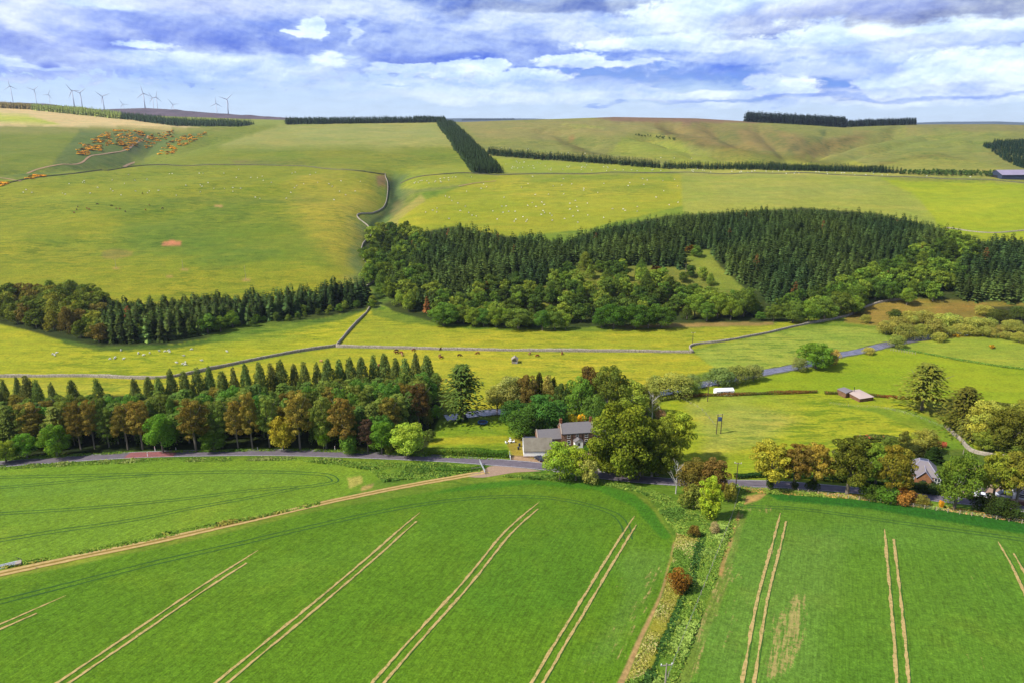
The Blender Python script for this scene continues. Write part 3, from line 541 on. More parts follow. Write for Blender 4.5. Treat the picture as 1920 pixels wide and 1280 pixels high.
# the fan of gravel where the track meets the road
g = unproj([880, 915, 930, 985, 1012, 960, 905, 862], [891, 875, 872, 876, 880, 884, 897, 899]); gm = g.mean(0)
def fan(name, px, rw, mat, up):
    g = unproj(px, rw); n = len(g); m = g.mean(0); V = [m]
    for r in (.35, .7, 1.0):
        for k in range(n*3):
            a, b_ = g[k//3], g[(k//3+1) % n]; p = a+(b_-a)*(k % 3)/3; V.append(m+(p-m)*r*(1+.03*rnd.uniform(-1, 1) if r == 1 else 1))
    V = np.array(V); V[:, 2] = height(V[:, 0], V[:, 1])+up; K = n*3
    q = [(0, 1+k, 1+(k+1) % K, 1+(k+1) % K) for k in range(K)]
    Q = [(1+(r-1)*K+k, 1+r*K+k, 1+r*K+(k+1) % K, 1+(r-1)*K+(k+1) % K) for r in (1, 2) for k in range(K)]
    me = bpy.data.meshes.new(name); me.from_pydata([tuple(v) for v in V], [], [f[:3] for f in q]+Q); me.materials.append(mat)
    o = bpy.data.objects.new(name, me); C.objects.link(o); tag(o, kind='structure'); return o
fan('track_entrance', [868, 905, 916, 935, 990, 1018, 965, 905], [893, 882, 874, 871.5, 878, 882.5, 885, 895], M_gravel, .056)
fan('yard', [958, 1000, 1024, 1060, 1110, 1102, 1075, 1030, 985, 958], [854, 861, 861, 850, 842, 872, 881, 873, 869, 866], M_soil, .045)
fan('forecourt', [1798, 1845, 1900, 1960, 1960, 1890, 1830, 1800], [903, 905, 915, 925, 951, 942, 934, 930], M_gravel, .045)
# tramlines: two wheelings each
TR = [[(-40, 1192), (60, 1148), (128, 1118)], [(100, 1292), (250, 1190), (380, 1102), (490, 1032)], [(400, 1292), (560, 1160), (700, 1042), (793, 961)],
      [(698, 1292), (860, 1110), (960, 990), (1018, 940)], [(1000, 1292), (1090, 1140), (1150, 1040), (1196, 968)],
      [(1400, 1295), (1430, 1120), (1456, 1020), (1470, 962)], [(1694, 1295), (1682, 1150), (1672, 1050), (1666, 992)], [(1990, 1295), (1930, 1110), (1900, 1050), (1880, 1016)]]
for k, t in enumerate(TR):
    L = pixline(t, 1.0); n = len(L); w = np.full(n, .60)*(1+.30*fsum(S_sm, L[:, 0]*3+k*9, L[:, 1]*3)); w[-10:] *= np.linspace(1, .25, 10)
    for s in (-1, 1):
        off = s*.95
        if k > 4 or (k < 5): strip('wheel_track', L[:n-(6 if s < 0 else 0)], .6, M_wheel, .05, 2, .38, k*2+s, wfun=w[:n-(6 if s < 0 else 0)]*(1 if s > 0 else .92), off=off)
        strip('wheel_track_shade', L[:n-6], .14, M_lane, .056, 1, .3, k, off=off-.38)  # dark strip paints shade along one side of the sunken wheeling
GL = [[(-60, 1143), (150, 1090), (300, 1052), (450, 1018), (600, 983), (760, 950), (860, 936), (960, 930), (1040, 934), (1110, 948), (1150, 962), (1172, 985), (1178, 1010)],
      [(-60, 895), (150, 891), (300, 887), (450, 884), (560, 886), (622, 893), (628, 902), (600, 908), (480, 918), (330, 936), (160, 952), (-60, 966)],
      [(-60, 918), (100, 905), (200, 895), (285, 890)], [(-60, 1022), (100, 996), (260, 972), (360, 952), (480, 930), (560, 914)],
      [(1470, 950), (1560, 961), (1700, 981), (1840, 1000), (1990, 1022)], [(1400, 948), (1440, 950), (1480, 952)]]
for k, t in enumerate(GL):
    L = pixline(t, 1.5)
    for s in (-1, 1): strip('sprayer_track', L, .42, M_lane, .05, 1, .35, 30+k, off=s*1.0)
# earth lanes on the far hill
for pts, w, m in [([(-30, 335), (60, 322), (130, 309), (175, 292), (240, 280), (262, 266), (278, 254)], 3.2, M_soil), ([(-20, 333), (20, 337), (40, 341)], 2.5, M_soil), ([(232, 314), (250, 306), (262, 302)], 4, M_soil), ([(860, 350), (900, 343), (930, 340)], 2.2, M_soil)]:
    strip('hill_path', pixline(pts, 6), w, m, .45, 2, .2)
# river
M_water, nt = newmat('river_water'); b = NB(nt); bs = b.n('ShaderNodeBsdfPrincipled'); tc = b.n('ShaderNodeTexCoord').outputs['Object']
b.put(bs.inputs['Base Color'], b.mix(b.rng(b.noise(tc, .35, 4), .35, .65), gc(150, 142, 160), gc(112, 106, 120))); bs.inputs['Roughness'].default_value = .2; bs.inputs['Specular IOR Level'].default_value = .6  # base colour carries the lilac of the reflected sky
bp = b.n('ShaderNodeBump'); bp.inputs['Strength'].default_value = .5; bp.inputs['Distance'].default_value = .1; b.put(bp.inputs['Height'], b.noise(tc, 2.2, 4)); b.put(bs.inputs['Normal'], bp.outputs[0]); b.put(b.n('ShaderNodeOutputMaterial').inputs[0], bs.outputs[0])
RIV = pixline([(835, 783), (868, 779), (905, 774), (960, 770), (1040, 762), (1140, 752), (1230, 738), (1300, 724), (1370, 710), (1440, 697), (1500, 686), (1560, 668), (1620, 657), (1660, 647), (1720, 636), (1800, 622)], 3)
M_bank = simple('river_bank', gc(92, 84, 52), 1, .4, .8, c2=gc(120, 140, 60))
strip('river_bank', RIV, 8.6, M_bank, .05, 4, .12, 7)
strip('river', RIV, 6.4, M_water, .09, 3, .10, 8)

# ------------------------------------------------------------------ dry-stone walls
def wall(pts, h=1.3, w=.8, label='', name='stone_wall', mat=None, step=1.6, seed=0, capm=None, group='dry-stone field walls'):
    L = pixline(pts, step); n = len(L); T = np.gradient(L, axis=0); T /= np.linalg.norm(T, axis=1)[:, None]+1e-9; N = np.stack([-T[:, 1], T[:, 0]], 1)
    g = np.random.default_rng(seed); V = []
    hh = h*(1+.10*(g.random(n)-.5)+.12*fsum(S_sm, L[:, 0], L[:, 1]))
    for j, (o_, zf) in enumerate([(-.5, -.3), (-.5, .75), (-.32, 1.0), (.32, 1.0), (.5, .75), (.5, -.3)]):
        p = L + N*(o_*w*(1+.25*(g.random(n)-.5)))[:, None]; z = height(L[:, 0], L[:, 1]) + zf*hh*(1+.10*(g.random(n)-.5)*(zf > 0)); V.append(np.column_stack([p, z]))
    V = np.stack(V, 1); I = np.arange(n*6).reshape(n, 6)
    q = np.stack([I[:-1, :-1], I[1:, :-1], I[1:, 1:], I[:-1, 1:]], -1).reshape(-1, 4)
    caps = np.array([I[0, [0, 1, 2, 3]], I[0, [0, 3, 4, 5]], I[-1, [3, 2, 1, 0]], I[-1, [5, 4, 3, 0]]])
    return tag(mk(name, V.reshape(-1, 3), np.concatenate([q, caps])[:, ::-1], mat or M_stone), label, 'wall', group, 'thing')
WL = [([(-60, 708), (0, 707), (150, 706), (330, 706), (400, 692), (480, 675), (560, 660), (630, 650)], 1.5, 'long grey stone wall running behind the pointed trees on the left to the wall corner'),
 ([(630, 651), (760, 654), (900, 657), (1060, 659), (1200, 660), (1300, 661.5)], 1.5, 'straight grey stone wall crossing the valley meadow behind the small stone hut'),
 ([(632, 648), (660, 615), (693, 578)], 1.4, 'short stone wall climbing from the wall corner up to the wood gap'),
 ([(1300, 661.5), (1293, 652), (1360, 640), (1440, 625), (1500, 611), (1545, 603)], 1.2, 'low stone wall slanting up the meadow from the pole towards the big wood'),
 ([(1510, 608), (1560, 600), (1602, 588), (1622, 577), (1660, 566), (1690, 562)], 1.3, 'pale stone wall bending over the reddish knoll at the foot of the wood'),
 ([(-30, 356), (60, 335), (150, 325), (260, 312), (420, 310), (560, 312), (680, 322), (722, 327)], 1.3, 'dark field wall along the top of the great left hill'),
 ([(722, 327), (727, 345), (727, 360), (722, 385), (700, 400), (672, 410), (690, 425), (695, 440), (680, 460), (678, 478), (690, 500), (702, 520), (700, 530), (688, 538)], 1.3, 'pale winding stone wall following the little burn valley'),
 ([(750, 345), (800, 330), (880, 325.5), (1000, 327), (1130, 325), (1280, 324), (1500, 325), (1640, 331), (1800, 337), (1930, 345)], 1.2, 'thin far wall crossing above the sheep field and the pale field'),
 ([(1772, 800), (1800, 825), (1832, 850), (1870, 856), (1960, 864)], 1.3, 'pale tumbledown wall curving round the tree clump on the right'),
 ([(1385, 893), (1450, 890), (1540, 896), (1640, 906)], 1.0, 'low stone wall beside the road behind the autumn-tinted trees'),
 ([(1120, 880), (1160, 884), (1196, 889)], 1.1, 'low roadside garden wall left of the two gateposts'),
 ([(1775, 428), (1850, 437), (1930, 433)], 1.0, 'pale wall crossing the bright field beyond the right end of the wood')]
M_dks = simple('dark_drystone', gc(150, 146, 112), .95, .45, 1.3, bump=.5, c2=gc(92, 96, 62))
for k, (p, h, l) in enumerate(WL): wall(p, h, .8 if k not in (5, 7) else .6, l, seed=k, step=2.2 if k in (5, 7) else 1.5, mat=M_dks if k in (5, 7, 9) else None)
# ------------------------------------------------------------------ foliage builders (unit trees: height 1, crown about 1 wide)
def quadcloud(P0, Nrm, size, g, asp=.75, jitter=.6):
    """one leaf-cluster quad per point, facing roughly along Nrm"""
    n = len(P0); N = Nrm + jitter*g.normal(size=(n, 3)); N /= np.linalg.norm(N, axis=1)[:, None]+1e-9
    A = np.cross(N, g.normal(size=(n, 3))); A /= np.linalg.norm(A, axis=1)[:, None]+1e-9; B = np.cross(N, A)
    s = (size*(.6+.8*g.random(n)))[:, None] if np.isscalar(size) else (size*(.6+.8*g.random(n)))[:, None]
    q = np.stack([P0-A*s*.5-B*s*asp*.35, P0+A*s*.35-B*s*asp*.5, P0+A*s*.55+B*s*asp*.3, P0-A*s*.3+B*s*asp*.55], 1)
    return q.reshape(-1, 3), np.arange(4*n).reshape(n, 4)
def lobes_cloud(lobes, n, size, g, up=.25, tintvar=.22, zsq=1.0, jitter=.55, fill=.12):
    """lobes: (x,y,z,r,rz); leaves on their upper and outer shells"""
    L = np.array(lobes, float); w = L[:, 3]*(L[:, 3]+L[:, 4]); w = w/w.sum(); k = g.choice(len(L), n, p=w)
    d = g.normal(size=(n, 3)); d[:, 2] += up*1.2; d /= np.linalg.norm(d, axis=1)[:, None]
    rr = np.where(g.random(n) < fill, g.random(n)*.8, .84+.2*g.random(n)*g.random(n)+.06*np.sin(9*d[:, 0]+5*d[:, 2]+k))
    P0 = L[k, :3] + d*np.column_stack([L[k, 3]*rr, L[k, 3]*rr, L[k, 4]*rr])
    q, f = quadcloud(P0, d, size, g, .8, jitter)
    lt = 1+tintvar*(g.random(len(L))-.5)*1.6; t = lt[k]*(1+tintvar*(g.random(n)-.5)*2)
    yel = 1+.16*(g.random(n)-.5)+.14*(g.random(len(L))-.5)[k]
    col = np.column_stack([t*yel, t, t*(2-yel)*.95]); return q, f, np.repeat(col, 4, 0)
def blades(base, dirs, L, w, g, droop=.25, tv=.25, lift=None):
    """conifer sprays: folded kites from base along dirs"""
    n = len(base); up = np.array([0, 0, 1.0]); S = np.cross(dirs, up); S /= np.linalg.norm(S, axis=1)[:, None]+1e-9
    mid = base + dirs*(L*.55)[:, None]; tip = base + dirs*L[:, None]; tip[:, 2] -= droop*L
    lo = (w*.5)[:, None]; dn = np.array([0, 0, -1.0])*(w*.28)[:, None]
    V = np.stack([base, mid+S*lo+dn, tip, mid-S*lo+dn, mid + up*(w*.12)[:, None]], 1).reshape(-1, 3); I = np.arange(n)[:, None]*5
    Fq = np.concatenate([I+np.array([[0, 1, 2, 4]]), I+np.array([[0, 4, 2, 3]])]); t = 1+tv*(g.random(n)-.5)*2; y = 1+.2*(g.random(n)-.5)
    return V, Fq, np.repeat(np.column_stack([t*y, t, t*(2-y)]), 5, 0)
def join(parts):
    V, Fq, Cc = [], [], []; o = 0
    for v, f, c in parts: V.append(v); Fq.append(f+o); Cc.append(c); o += len(v)
    return np.concatenate(V), np.concatenate(Fq), np.concatenate(Cc)
def conifer(seed, levels=17, per=10, sub=True, point=1.15, wid=.5, droop=.28, z0=.06):
    g = np.random.default_rng(seed); B_, D_, L_, W_2 = [], [], [], []
    for i in range(levels):
        t = (i+.3*g.random())/levels; z = z0+(1-z0)*t*.95; r = wid*(1-t)**.58*(.80+.34*g.random())+.015
        m = max(4, int(per*(1-.5*t)))
        for k in range(m):
            a = 2*math.pi*(k+g.random()*.7)/m + i*1.3; e = .12+.5*t-.15*g.random(); rr = r*(.72+.42*g.random())
            d = np.array([math.cos(a)*math.cos(e), math.sin(a)*math.cos(e), math.sin(e)])
            B_.append([d[0]*r*.04, d[1]*r*.04, z]); D_.append(d); L_.append(rr); W_2.append(rr*.62+.03)
            if sub and t < .85:
                for s in (-.5, .5):
                    a2 = a+s; d2 = np.array([math.cos(a2)*math.cos(e), math.sin(a2)*math.cos(e), math.sin(e)-.1]); B_.append([d[0]*rr*.4, d[1]*rr*.4, z+d[2]*rr*.4-.01]); D_.append(d2); L_.append(rr*.5); W_2.append(rr*.36+.02)
    B_, D_, L_, W_2 = map(np.array, (B_, D_, L_, W_2)); return blades(B_, D_, L_, W_2, g, droop)
def dome_lobes(g, n, z0, z1, rx, rl, rzl, shape='round'):
    L = []
    for i in range(n):
        t = (i+.5)/n; z = z0+(z1-z0)*t; a = i*2.4+g.random()
        if shape == 'round': R_ = math.sqrt(max(0, 1-((t-.42)/.62)**2))
        elif shape == 'tall': R_ = math.sqrt(max(0, 1-((t-.35)/.68)**2))*.8
        elif shape == 'cone': R_ = (1-t)**.8*.95+.05
        else: R_ = 1
        q = R_*rx*(.35+.65*math.sqrt(g.random())); rr = rl*(.7+.55*g.random())*(1-.25*t)
        L.append((q*math.cos(a), q*math.sin(a), z, rr, rr*rzl))
    return L
def protomesh(name, parts, mat=None):
    V, Fq, Cc = join(parts) if isinstance(parts, list) else parts
    me_o = mk(name, V, Fq, mat or M_leaf, attrs={'tint': Cc}); me = me_o.data; bpy.data.objects.remove(me_o); return me
def trunkmesh(name, h=.45, r=.03, fork=3, seed=0, mat=None, top=.75, bare=0):
    g = np.random.default_rng(seed); m = MB(); m.tube([(0, 0, -.03), (.004, 0, h*.5), (.012*g.normal(), .012*g.normal(), h), (.01, .01, top)], [r*1.25, r, r*.8, r*.25], 7)
    for k in range(fork):
        a = 2.1*k+g.random(); z = h*(.75+.35*g.random()); l = .16+.2*g.random()
        m.tube([(0, 0, z), (math.cos(a)*l*.5, math.sin(a)*l*.5, z+l*.55), (math.cos(a)*l, math.sin(a)*l, z+l*1.15)], [r*.5, r*.32, r*.12], 5)
        for j in range(bare):
            b2 = a+g.normal()*.8; l2 = l*(.5+.6*g.random()); p = np.array((math.cos(a)*l*.7, math.sin(a)*l*.7, z+l*.75)); m.tube([p, p+np.array((math.cos(b2)*l2*.5, math.sin(b2)*l2*.5, l2*.8))], [r*.22, r*.06], 4)
    o = m.build(name, mat or M_bark); me = o.data; bpy.data.objects.remove(o); return me
PT = {}
g = np.random.default_rng(5)
# kind -> (crown meshes, trunk meshes, crown width of the unit mesh)
def mkround(seed, n=4200, size=.036, nl=26, z0=.24, z1=.90, rx=.34, rl=.155, rzl=.72, shape='round', up=.35, tv=.26):
    g = np.random.default_rng(seed); return lobes_cloud(dome_lobes(g, nl, z0, z1, rx, rl, rzl, shape) + [(0, 0, (z0+z1)/2, rx*.7, (z1-z0)*.4)], n, size, g, up, tv)
PT['broad'] = ([protomesh('broad_crown', mkround(s, 8200, .0255)) for s in (1, 2, 3, 4)], [trunkmesh('broad_trunk', .34, .026, 5, s) for s in (1, 2)])
PT['beech'] = ([protomesh('beech_crown', mkround(s, 17000, .0195, 64, .12, .93, .37, .115, .75, 'round', .3, .30)) for s in (11, 12)], [trunkmesh('beech_trunk', .3, .03, 6, 3)])
PT['spread'] = ([protomesh('spread_crown', mkround(s, 9500, .024, 42, .34, .92, .39, .12, .5, 'round', .45, .28)) for s in (21, 22, 23)], [trunkmesh('spread_trunk', .36, .028, 7, s) for s in (4, 5)])
PT['small'] = ([protomesh('small_crown', mkround(s, 2000, .052, 14, .2, .88, .32, .19, .75)) for s in (31, 32, 33, 34)], [trunkmesh('small_trunk', .3, .025, 3, 6)])
PT['column'] = ([protomesh('column_crown', mkround(s, 5200, .027, 36, .12, .97, .36, .11, 1.5, 'cone', .3, .34)) for s in (41, 42, 43)], [trunkmesh('column_trunk', .3, .018, 2, 7)])
PT['pine'] = ([protomesh('pine_crown', mkround(s, 8600, .020, 44, .34, .97, .36, .105, .42, 'tall', .5, .34)) for s in (51, 52, 53)], [trunkmesh('pine_trunk', .55, .02, 4, s, top=.93) for s in (8, 9)])
PT['willow'] = ([protomesh('willow_crown', mkround(s, 6000, .030, 14, .22, .72, .34, .24, .95, 'round', .5, .2)) for s in (61, 62, 63)], [trunkmesh('willow_trunk', .3, .02, 4, 10)])
def larch(seed):
    g = np.random.default_rng(seed); B_, D_, L_, W2 = [], [], [], []
    for i in range(420):
        t = g.random()**.8; z = .16+.82*t; a = g.random()*6.28; r = .5*(1-t)**.62*(.35+.65*g.random())
        e = .02+.35*t+.2*g.normal(); d = np.array([math.cos(a)*math.cos(e), math.sin(a)*math.cos(e), math.sin(e)])
        for s in np.linspace(.2, 1, 4):
            a2 = a+g.normal()*.6; B_.append([d[0]*r*s*.9, d[1]*r*s*.9, z+d[2]*r*s-.06*s*s*r]); D_.append([math.cos(a2), math.sin(a2), -.15+.3*g.random()]); L_.append(.045+.035*g.random()); W2.append(.03)
    return blades(*map(np.array, (B_, D_, L_, W2)), g, .3, .3)
PT['larch'] = ([protomesh('larch_crown', larch(s)) for s in (71, 72)], [trunkmesh('larch_trunk', .5, .018, 5, 11, top=.95)])
PT['spruce'] = ([protomesh('spruce_crown', conifer(s, 18, 11)) for s in (81, 82, 83)], [trunkmesh('spruce_trunk', .5, .013, 0, 12, top=.95)])
PT['spruce1'] = ([protomesh('spruce_tree', conifer(s, 13, 8, False)) for s in (84, 85, 86, 87)], None)
PT['shrub'] = ([protomesh('shrub_crown', mkround(s, 3000, .044, 11, .16, .72, .34, .24, .9, 'round', .5, .3)) for s in (91, 92, 93)], [trunkmesh('shrub_stem', .3, .015, 4, 13, top=.5)])
def twigs(seed, r=.02):
    g = np.random.default_rng(seed); m = MB(); m.tube([(0, 0, -.02), (.02, 0, .3), (-.02, .02, .62), (.03, 0, 1)], [r*1.3, r, r*.7, r*.15], 6)
    for k in range(16):
        z = .22+.7*g.random(); a = g.random()*6.28; l = (.5-.28*z)*(.6+.5*g.random()); p = np.array((0, 0, z)); d = np.array((math.cos(a)*.75, math.sin(a)*.75, .75)); q = p+d*l; m.tube([p, (p+q)/2+np.array((0, 0, -.02)), q], [r*.45, r*.3, r*.1], 4)
        for j in range(3):
            d2 = d+g.normal(size=3)*.5; d2 /= np.linalg.norm(d2); s = p+(q-p)*(.4+.5*g.random()); m.tube([s, s+d2*l*.4], [r*.2, r*.05], 3)
    return m
_o = twigs(3).build('bare', M_barkpale); DEAD = _o.data; bpy.data.objects.remove(_o)

NAMES = {'broad': 'broadleaf_tree', 'beech': 'beech_tree', 'spread': 'roadside_tree', 'small': 'young_tree', 'column': 'pointed_tree', 'pine': 'pine_tree', 'willow': 'willow_bush', 'larch': 'larch_tree', 'spruce': 'spruce_tree', 'shrub': 'shrub'}
CATS = {'willow': 'bush', 'shrub': 'bush'}
PARTC = {'willow': ('foliage', 'stem'), 'shrub': ('foliage', 'stem')}
def plant(kind, loc, h, w, col, label, group=None, name=None, cat=None, parts=True, kk=KL, var=None):
    crowns, trunks = PT[kind]; v = rnd.randrange(len(crowns)) if var is None else var % len(crowns)
    cl_ = lin(col)/kk; cl_ = .84*cl_+.16*cl_.mean()*np.array((1.25, 1.0, .45)); colr = (*(cl_*np.array((1.08, 1.0, .68))), 1)
    nm = name or NAMES[kind]; ct = cat or CATS.get(kind, 'tree')
    if not parts:
        o = bpy.data.objects.new(nm, crowns[v]); C.objects.link(o); o.location = loc; o.scale = (w, w, h); o.rotation_euler = (0, 0, rnd.uniform(0, 6.28)); o.color = colr
        return tag(o, label, ct, group)
    r = empty(nm, loc, rnd.uniform(0, 6.28)); r.scale = (w, w, h); tag(r, label, ct, group)
    pn = PARTC.get(kind, ('crown', 'trunk'))
    c = bpy.data.objects.new(pn[0], crowns[v]); C.objects.link(c); c.parent = r; c.color = colr
    t = bpy.data.objects.new(pn[1], trunks[v % len(trunks)]); C.objects.link(t); t.parent = r
    return r
# crown widths of the unit meshes, measured
UW = {}
for k_, (cr, _) in PT.items():
    a = np.empty(len(cr[0].vertices)*3, np.float32); cr[0].vertices.foreach_get('co', a); a = a.reshape(-1, 3)
    UW[k_] = (np.percentile(np.abs(a[:, 0]), 97)*2, np.percentile(a[:, 2], 99.5))
def ptree(kind, px, base, top, wpx, col, label, group=None, **kw):
    g = U(px, base); h = hfor(g, top)/UW[kind][1]; w = wpx*depth(g)/F/UW[kind][0]
    return plant(kind, tuple(g), h, w, col, label, group, **kw)
ORD = lambda i: ['first', 'second', 'third', 'fourth', 'fifth', 'sixth', 'seventh', 'eighth', 'ninth', 'tenth', 'eleventh', 'twelfth', 'thirteenth', 'fourteenth', 'fifteenth', 'sixteenth', 'seventeenth', 'eighteenth', 'nineteenth', 'twentieth'][i] if i < 20 else '%d%s' % (i+1, 'st' if (i+1) % 10 == 1 else 'nd' if (i+1) % 10 == 2 else 'rd' if (i+1) % 10 == 3 else 'th')
def scatter(poly, n, seed=0, mind=None):
    """n random pixels in the polygon; mind: keep apart (pixels)"""
    g = np.random.default_rng(seed); pa = np.array(poly, float); x0, y0 = pa.min(0); x1, y1 = pa.max(0); out = []
    for _ in range(60):
        c = np.column_stack([g.uniform(x0, x1, 400), g.uniform(y0, y1, 400)]); c = c[inpoly(c[:, 0], c[:, 1], poly)]
        for p in c:
            if len(out) >= n: return out
            if mind is None or all((p[0]-q[0])**2/mind**2+(p[1]-q[1])**2/(mind*.45)**2 > 1 for q in out[-400:]): out.append((p[0], p[1]))
    return out
def gridpoly(poly, sp, seed=0, jit=.32):
    """jittered hexagonal planting at sp metres inside a pixel polygon (bases)"""
    g = np.random.default_rng(seed); pr = []
    for (x0, y0), (x1, y1) in zip(poly, poly[1:]+poly[:1]):
        for t in np.linspace(0, 1, 6)[:-1]: pr.append((x0+(x1-x0)*t, y0+(y1-y0)*t))
    W = unproj([p[0] for p in pr], [p[1] for p in pr]); x0, y0 = W[:, :2].min(0); x1, y1 = W[:, :2].max(0)
    xs = np.arange(x0, x1, sp); ys = np.arange(y0, y1, sp*.87); X, Y = np.meshgrid(xs, ys); X = X + (np.arange(len(ys)) % 2)[:, None]*sp/2
    X = X.ravel()+g.uniform(-jit, jit, X.size)*sp; Y = Y.ravel()+g.uniform(-jit, jit, Y.size)*sp
    wp = [(w[0], w[1]) for w in W]; ins = inpoly(X, Y, wp); X, Y = X[ins], Y[ins]; return np.column_stack([X, Y, height(X, Y)])
G = {}
# ---- roadside wood on the left: hand-placed trees first
BR, BR2, GR, GR2, SY, SY2, OL = (134, 120, 62), (120, 114, 56), (100, 122, 60), (118, 138, 70), (92, 142, 48), (82, 126, 48), (160, 156, 50)
HAND = [
 ('pine', 58, 836, 757, 48, BR, 'broad brown-tinged pine standing third from the left edge above the road'),
 ('pine', 152, 842, 752, 34, BR2, 'brown-tinged pine, left one of a touching pair near the left edge'), ('pine', 178, 841, 750, 32, BR, 'rusty pine, right one of a touching pair near the left edge'),
 ('pine', 240, 842, 760, 40, BR2, 'olive-brown pine left of the road sign'), ('pine', 268, 842, 751, 42, BR, 'orange-brown pine standing behind the road sign'),
 ('broad', 108, 856, 797, 42, SY, 'bright green sycamore in front of the pines near the left edge'), ('broad', 12, 866, 826, 38, (120, 140, 50), 'low yellow-green tree at the left edge by the road'), ('broad', 52, 858, 812, 36, (90, 140, 50), 'small bright tree below the broad brown pine'),
 ('broad', 306, 848, 776, 44, SY, 'bright green sycamore right of the road sign'), ('pine', 368, 846, 750, 52, BR2, 'broad brown-green pine with a bare pale trunk above the road'),
 ('broad', 402, 844, 808, 40, SY2, 'ivy-green bushy tree beside the bare-trunked brown pine'), ('pine', 447, 842, 752, 32, BR, 'slim brown pine left of the dark gap in the wood'), ('pine', 474, 842, 737, 32, BR, 'slim tall brown pine with a bare pinkish trunk at the dark gap'),
 ('pine', 506, 838, 742, 38, GR2, 'feathery green pine right of the dark gap'), ('broad', 531, 842, 780, 46, OL, 'round golden-olive tree in the middle of the roadside wood'), ('pine', 563, 842, 735, 46, BR, 'tall rust-brown pine behind the golden-olive tree'),
 ('pine', 612, 840, 744, 34, GR2, 'pale green pine between the rusty pines'), ('broad', 607, 841, 792, 22, (140, 180, 60), 'small lime-green tree at the edge of the roadside wood'), ('pine', 648, 846, 748, 48, BR, 'big rust-brown pine above the bushes left of the purple tree'),
 ('shrub', 655, 852, 818, 34, (88, 138, 58), 'round green bush below the big rust-brown pine'), ('pine', 690, 848, 786, 30, (84, 66, 66), 'dark purple-brown tree in the roadside wood'), ('broad', 716, 850, 790, 38, SY, 'fresh green tree beside the dark purple-brown tree'),
 ('broad', 765, 855, 794, 58, (140, 168, 62), 'rounded yellow-green maple at the end of the roadside wood'), ('larch', 698, 830, 758, 34, GR, 'conical green larch behind the fresh green tree'), ('broad', 742, 812, 748, 36, (58, 100, 58), 'dark green rounded tree at the lawn end of the wood'),
 ('pine', 786, 800, 720, 42, (96, 84, 54), 'dark flat-topped pine with two bare trunks near the lawn'), ('column', 803, 796, 762, 18, (110, 130, 60), 'ivy-clad bare trunk at the edge of the lawn'), ('larch', 868, 790, 684, 74, (78, 100, 48), 'tall open larch standing alone behind the garden lawn'),
 ('spruce', 866, 788, 766, 16, (62, 108, 52), 'little conical conifer on the edge of the lawn'), ('shrub', 819, 783, 760, 20, (110, 165, 60), 'bright green bush by the stream at the lawn corner'), ('shrub', 806, 826, 806, 22, (88, 112, 56), 'dull green bush at the left end of the garden hedge'),
 ('shrub', 728, 850, 826, 18, (120, 145, 50), 'small yellow-green bush under the rounded maple'), ('larch', 24, 842, 760, 36, GR, 'green larch at the left edge of the roadside wood'), ('larch', 112, 838, 762, 40, GR2, 'light green larch between the brown pines on the left'),
 ('pine', 205, 838, 765, 34, GR, 'green pine between two pairs of brown pines'), ('pine', 418, 838, 753, 38, GR, 'dark green pine behind the ivy-green bushy tree'),
]
for k, a in enumerate(HAND): ptree(*a, group='trees of the roadside wood', var=k)
POP = [(5, 727), (20, 718), (46, 716), (64, 716), (83, 719), (111, 729), (148, 720), (195, 721), (263, 717), (287, 711), (307, 711), (330, 706), (355, 706), (378, 700), (401, 699), (425, 702), (446, 697), (468, 693), (494, 691), (515, 688), (532, 690), (556, 685), (576, 689), (599, 686), (619, 681), (641, 679), (660, 681), (681, 677), (704, 677), (724, 675), (745, 676), (763, 676), (782, 672), (803, 671)]
for k, (x, t) in enumerate(POP):
    ptree('column', x, t+72+rnd.uniform(-4, 4), t-7+rnd.uniform(-4, 5), rnd.uniform(21, 33), (96+rnd.randrange(16), 118+rnd.randrange(14), 76), ORD(k)+' pointed tree from the left in the row behind the roadside wood', 'row of pointed trees', var=k)
fill = scatter([(-40, 850), (0, 846), (250, 832), (540, 828), (720, 838), (790, 800), (820, 745), (640, 762), (400, 775), (200, 788), (-40, 800)], 200, 4, 16)
fill.sort()
FK = [('pine', GR), ('pine', GR2), ('larch', (88, 118, 54)), ('broad', (80, 128, 58)), ('larch', (78, 108, 54)), ('pine', (118, 112, 56)), ('broad', (92, 140, 60)), ('column', (90, 120, 60))]
for k, (x, y) in enumerate(fill):
    kd, c = FK[int(rnd.random()*8)]; top = y-(72+rnd.uniform(-8, 12)); top = max(top, float(np.interp(x, [0, 250, 400, 600, 820], [742, 738, 730, 714, 700]))+rnd.uniform(-4, 18))
    if y > 826: top = y-rnd.uniform(50, 74)
    if y-top < 24: continue
    lab = {'pine': 'green pine crown packed inside the roadside wood', 'larch': 'soft green larch packed inside the roadside wood', 'broad': 'leafy green tree packed inside the roadside wood', 'column': 'slim green tree packed inside the roadside wood'}[kd]
    ptree(kd, x, y, top, rnd.uniform(30, 42) if kd != 'column' else 26, c, lab, 'inner %s trees of the roadside wood' % NAMES[kd].split('_')[0])
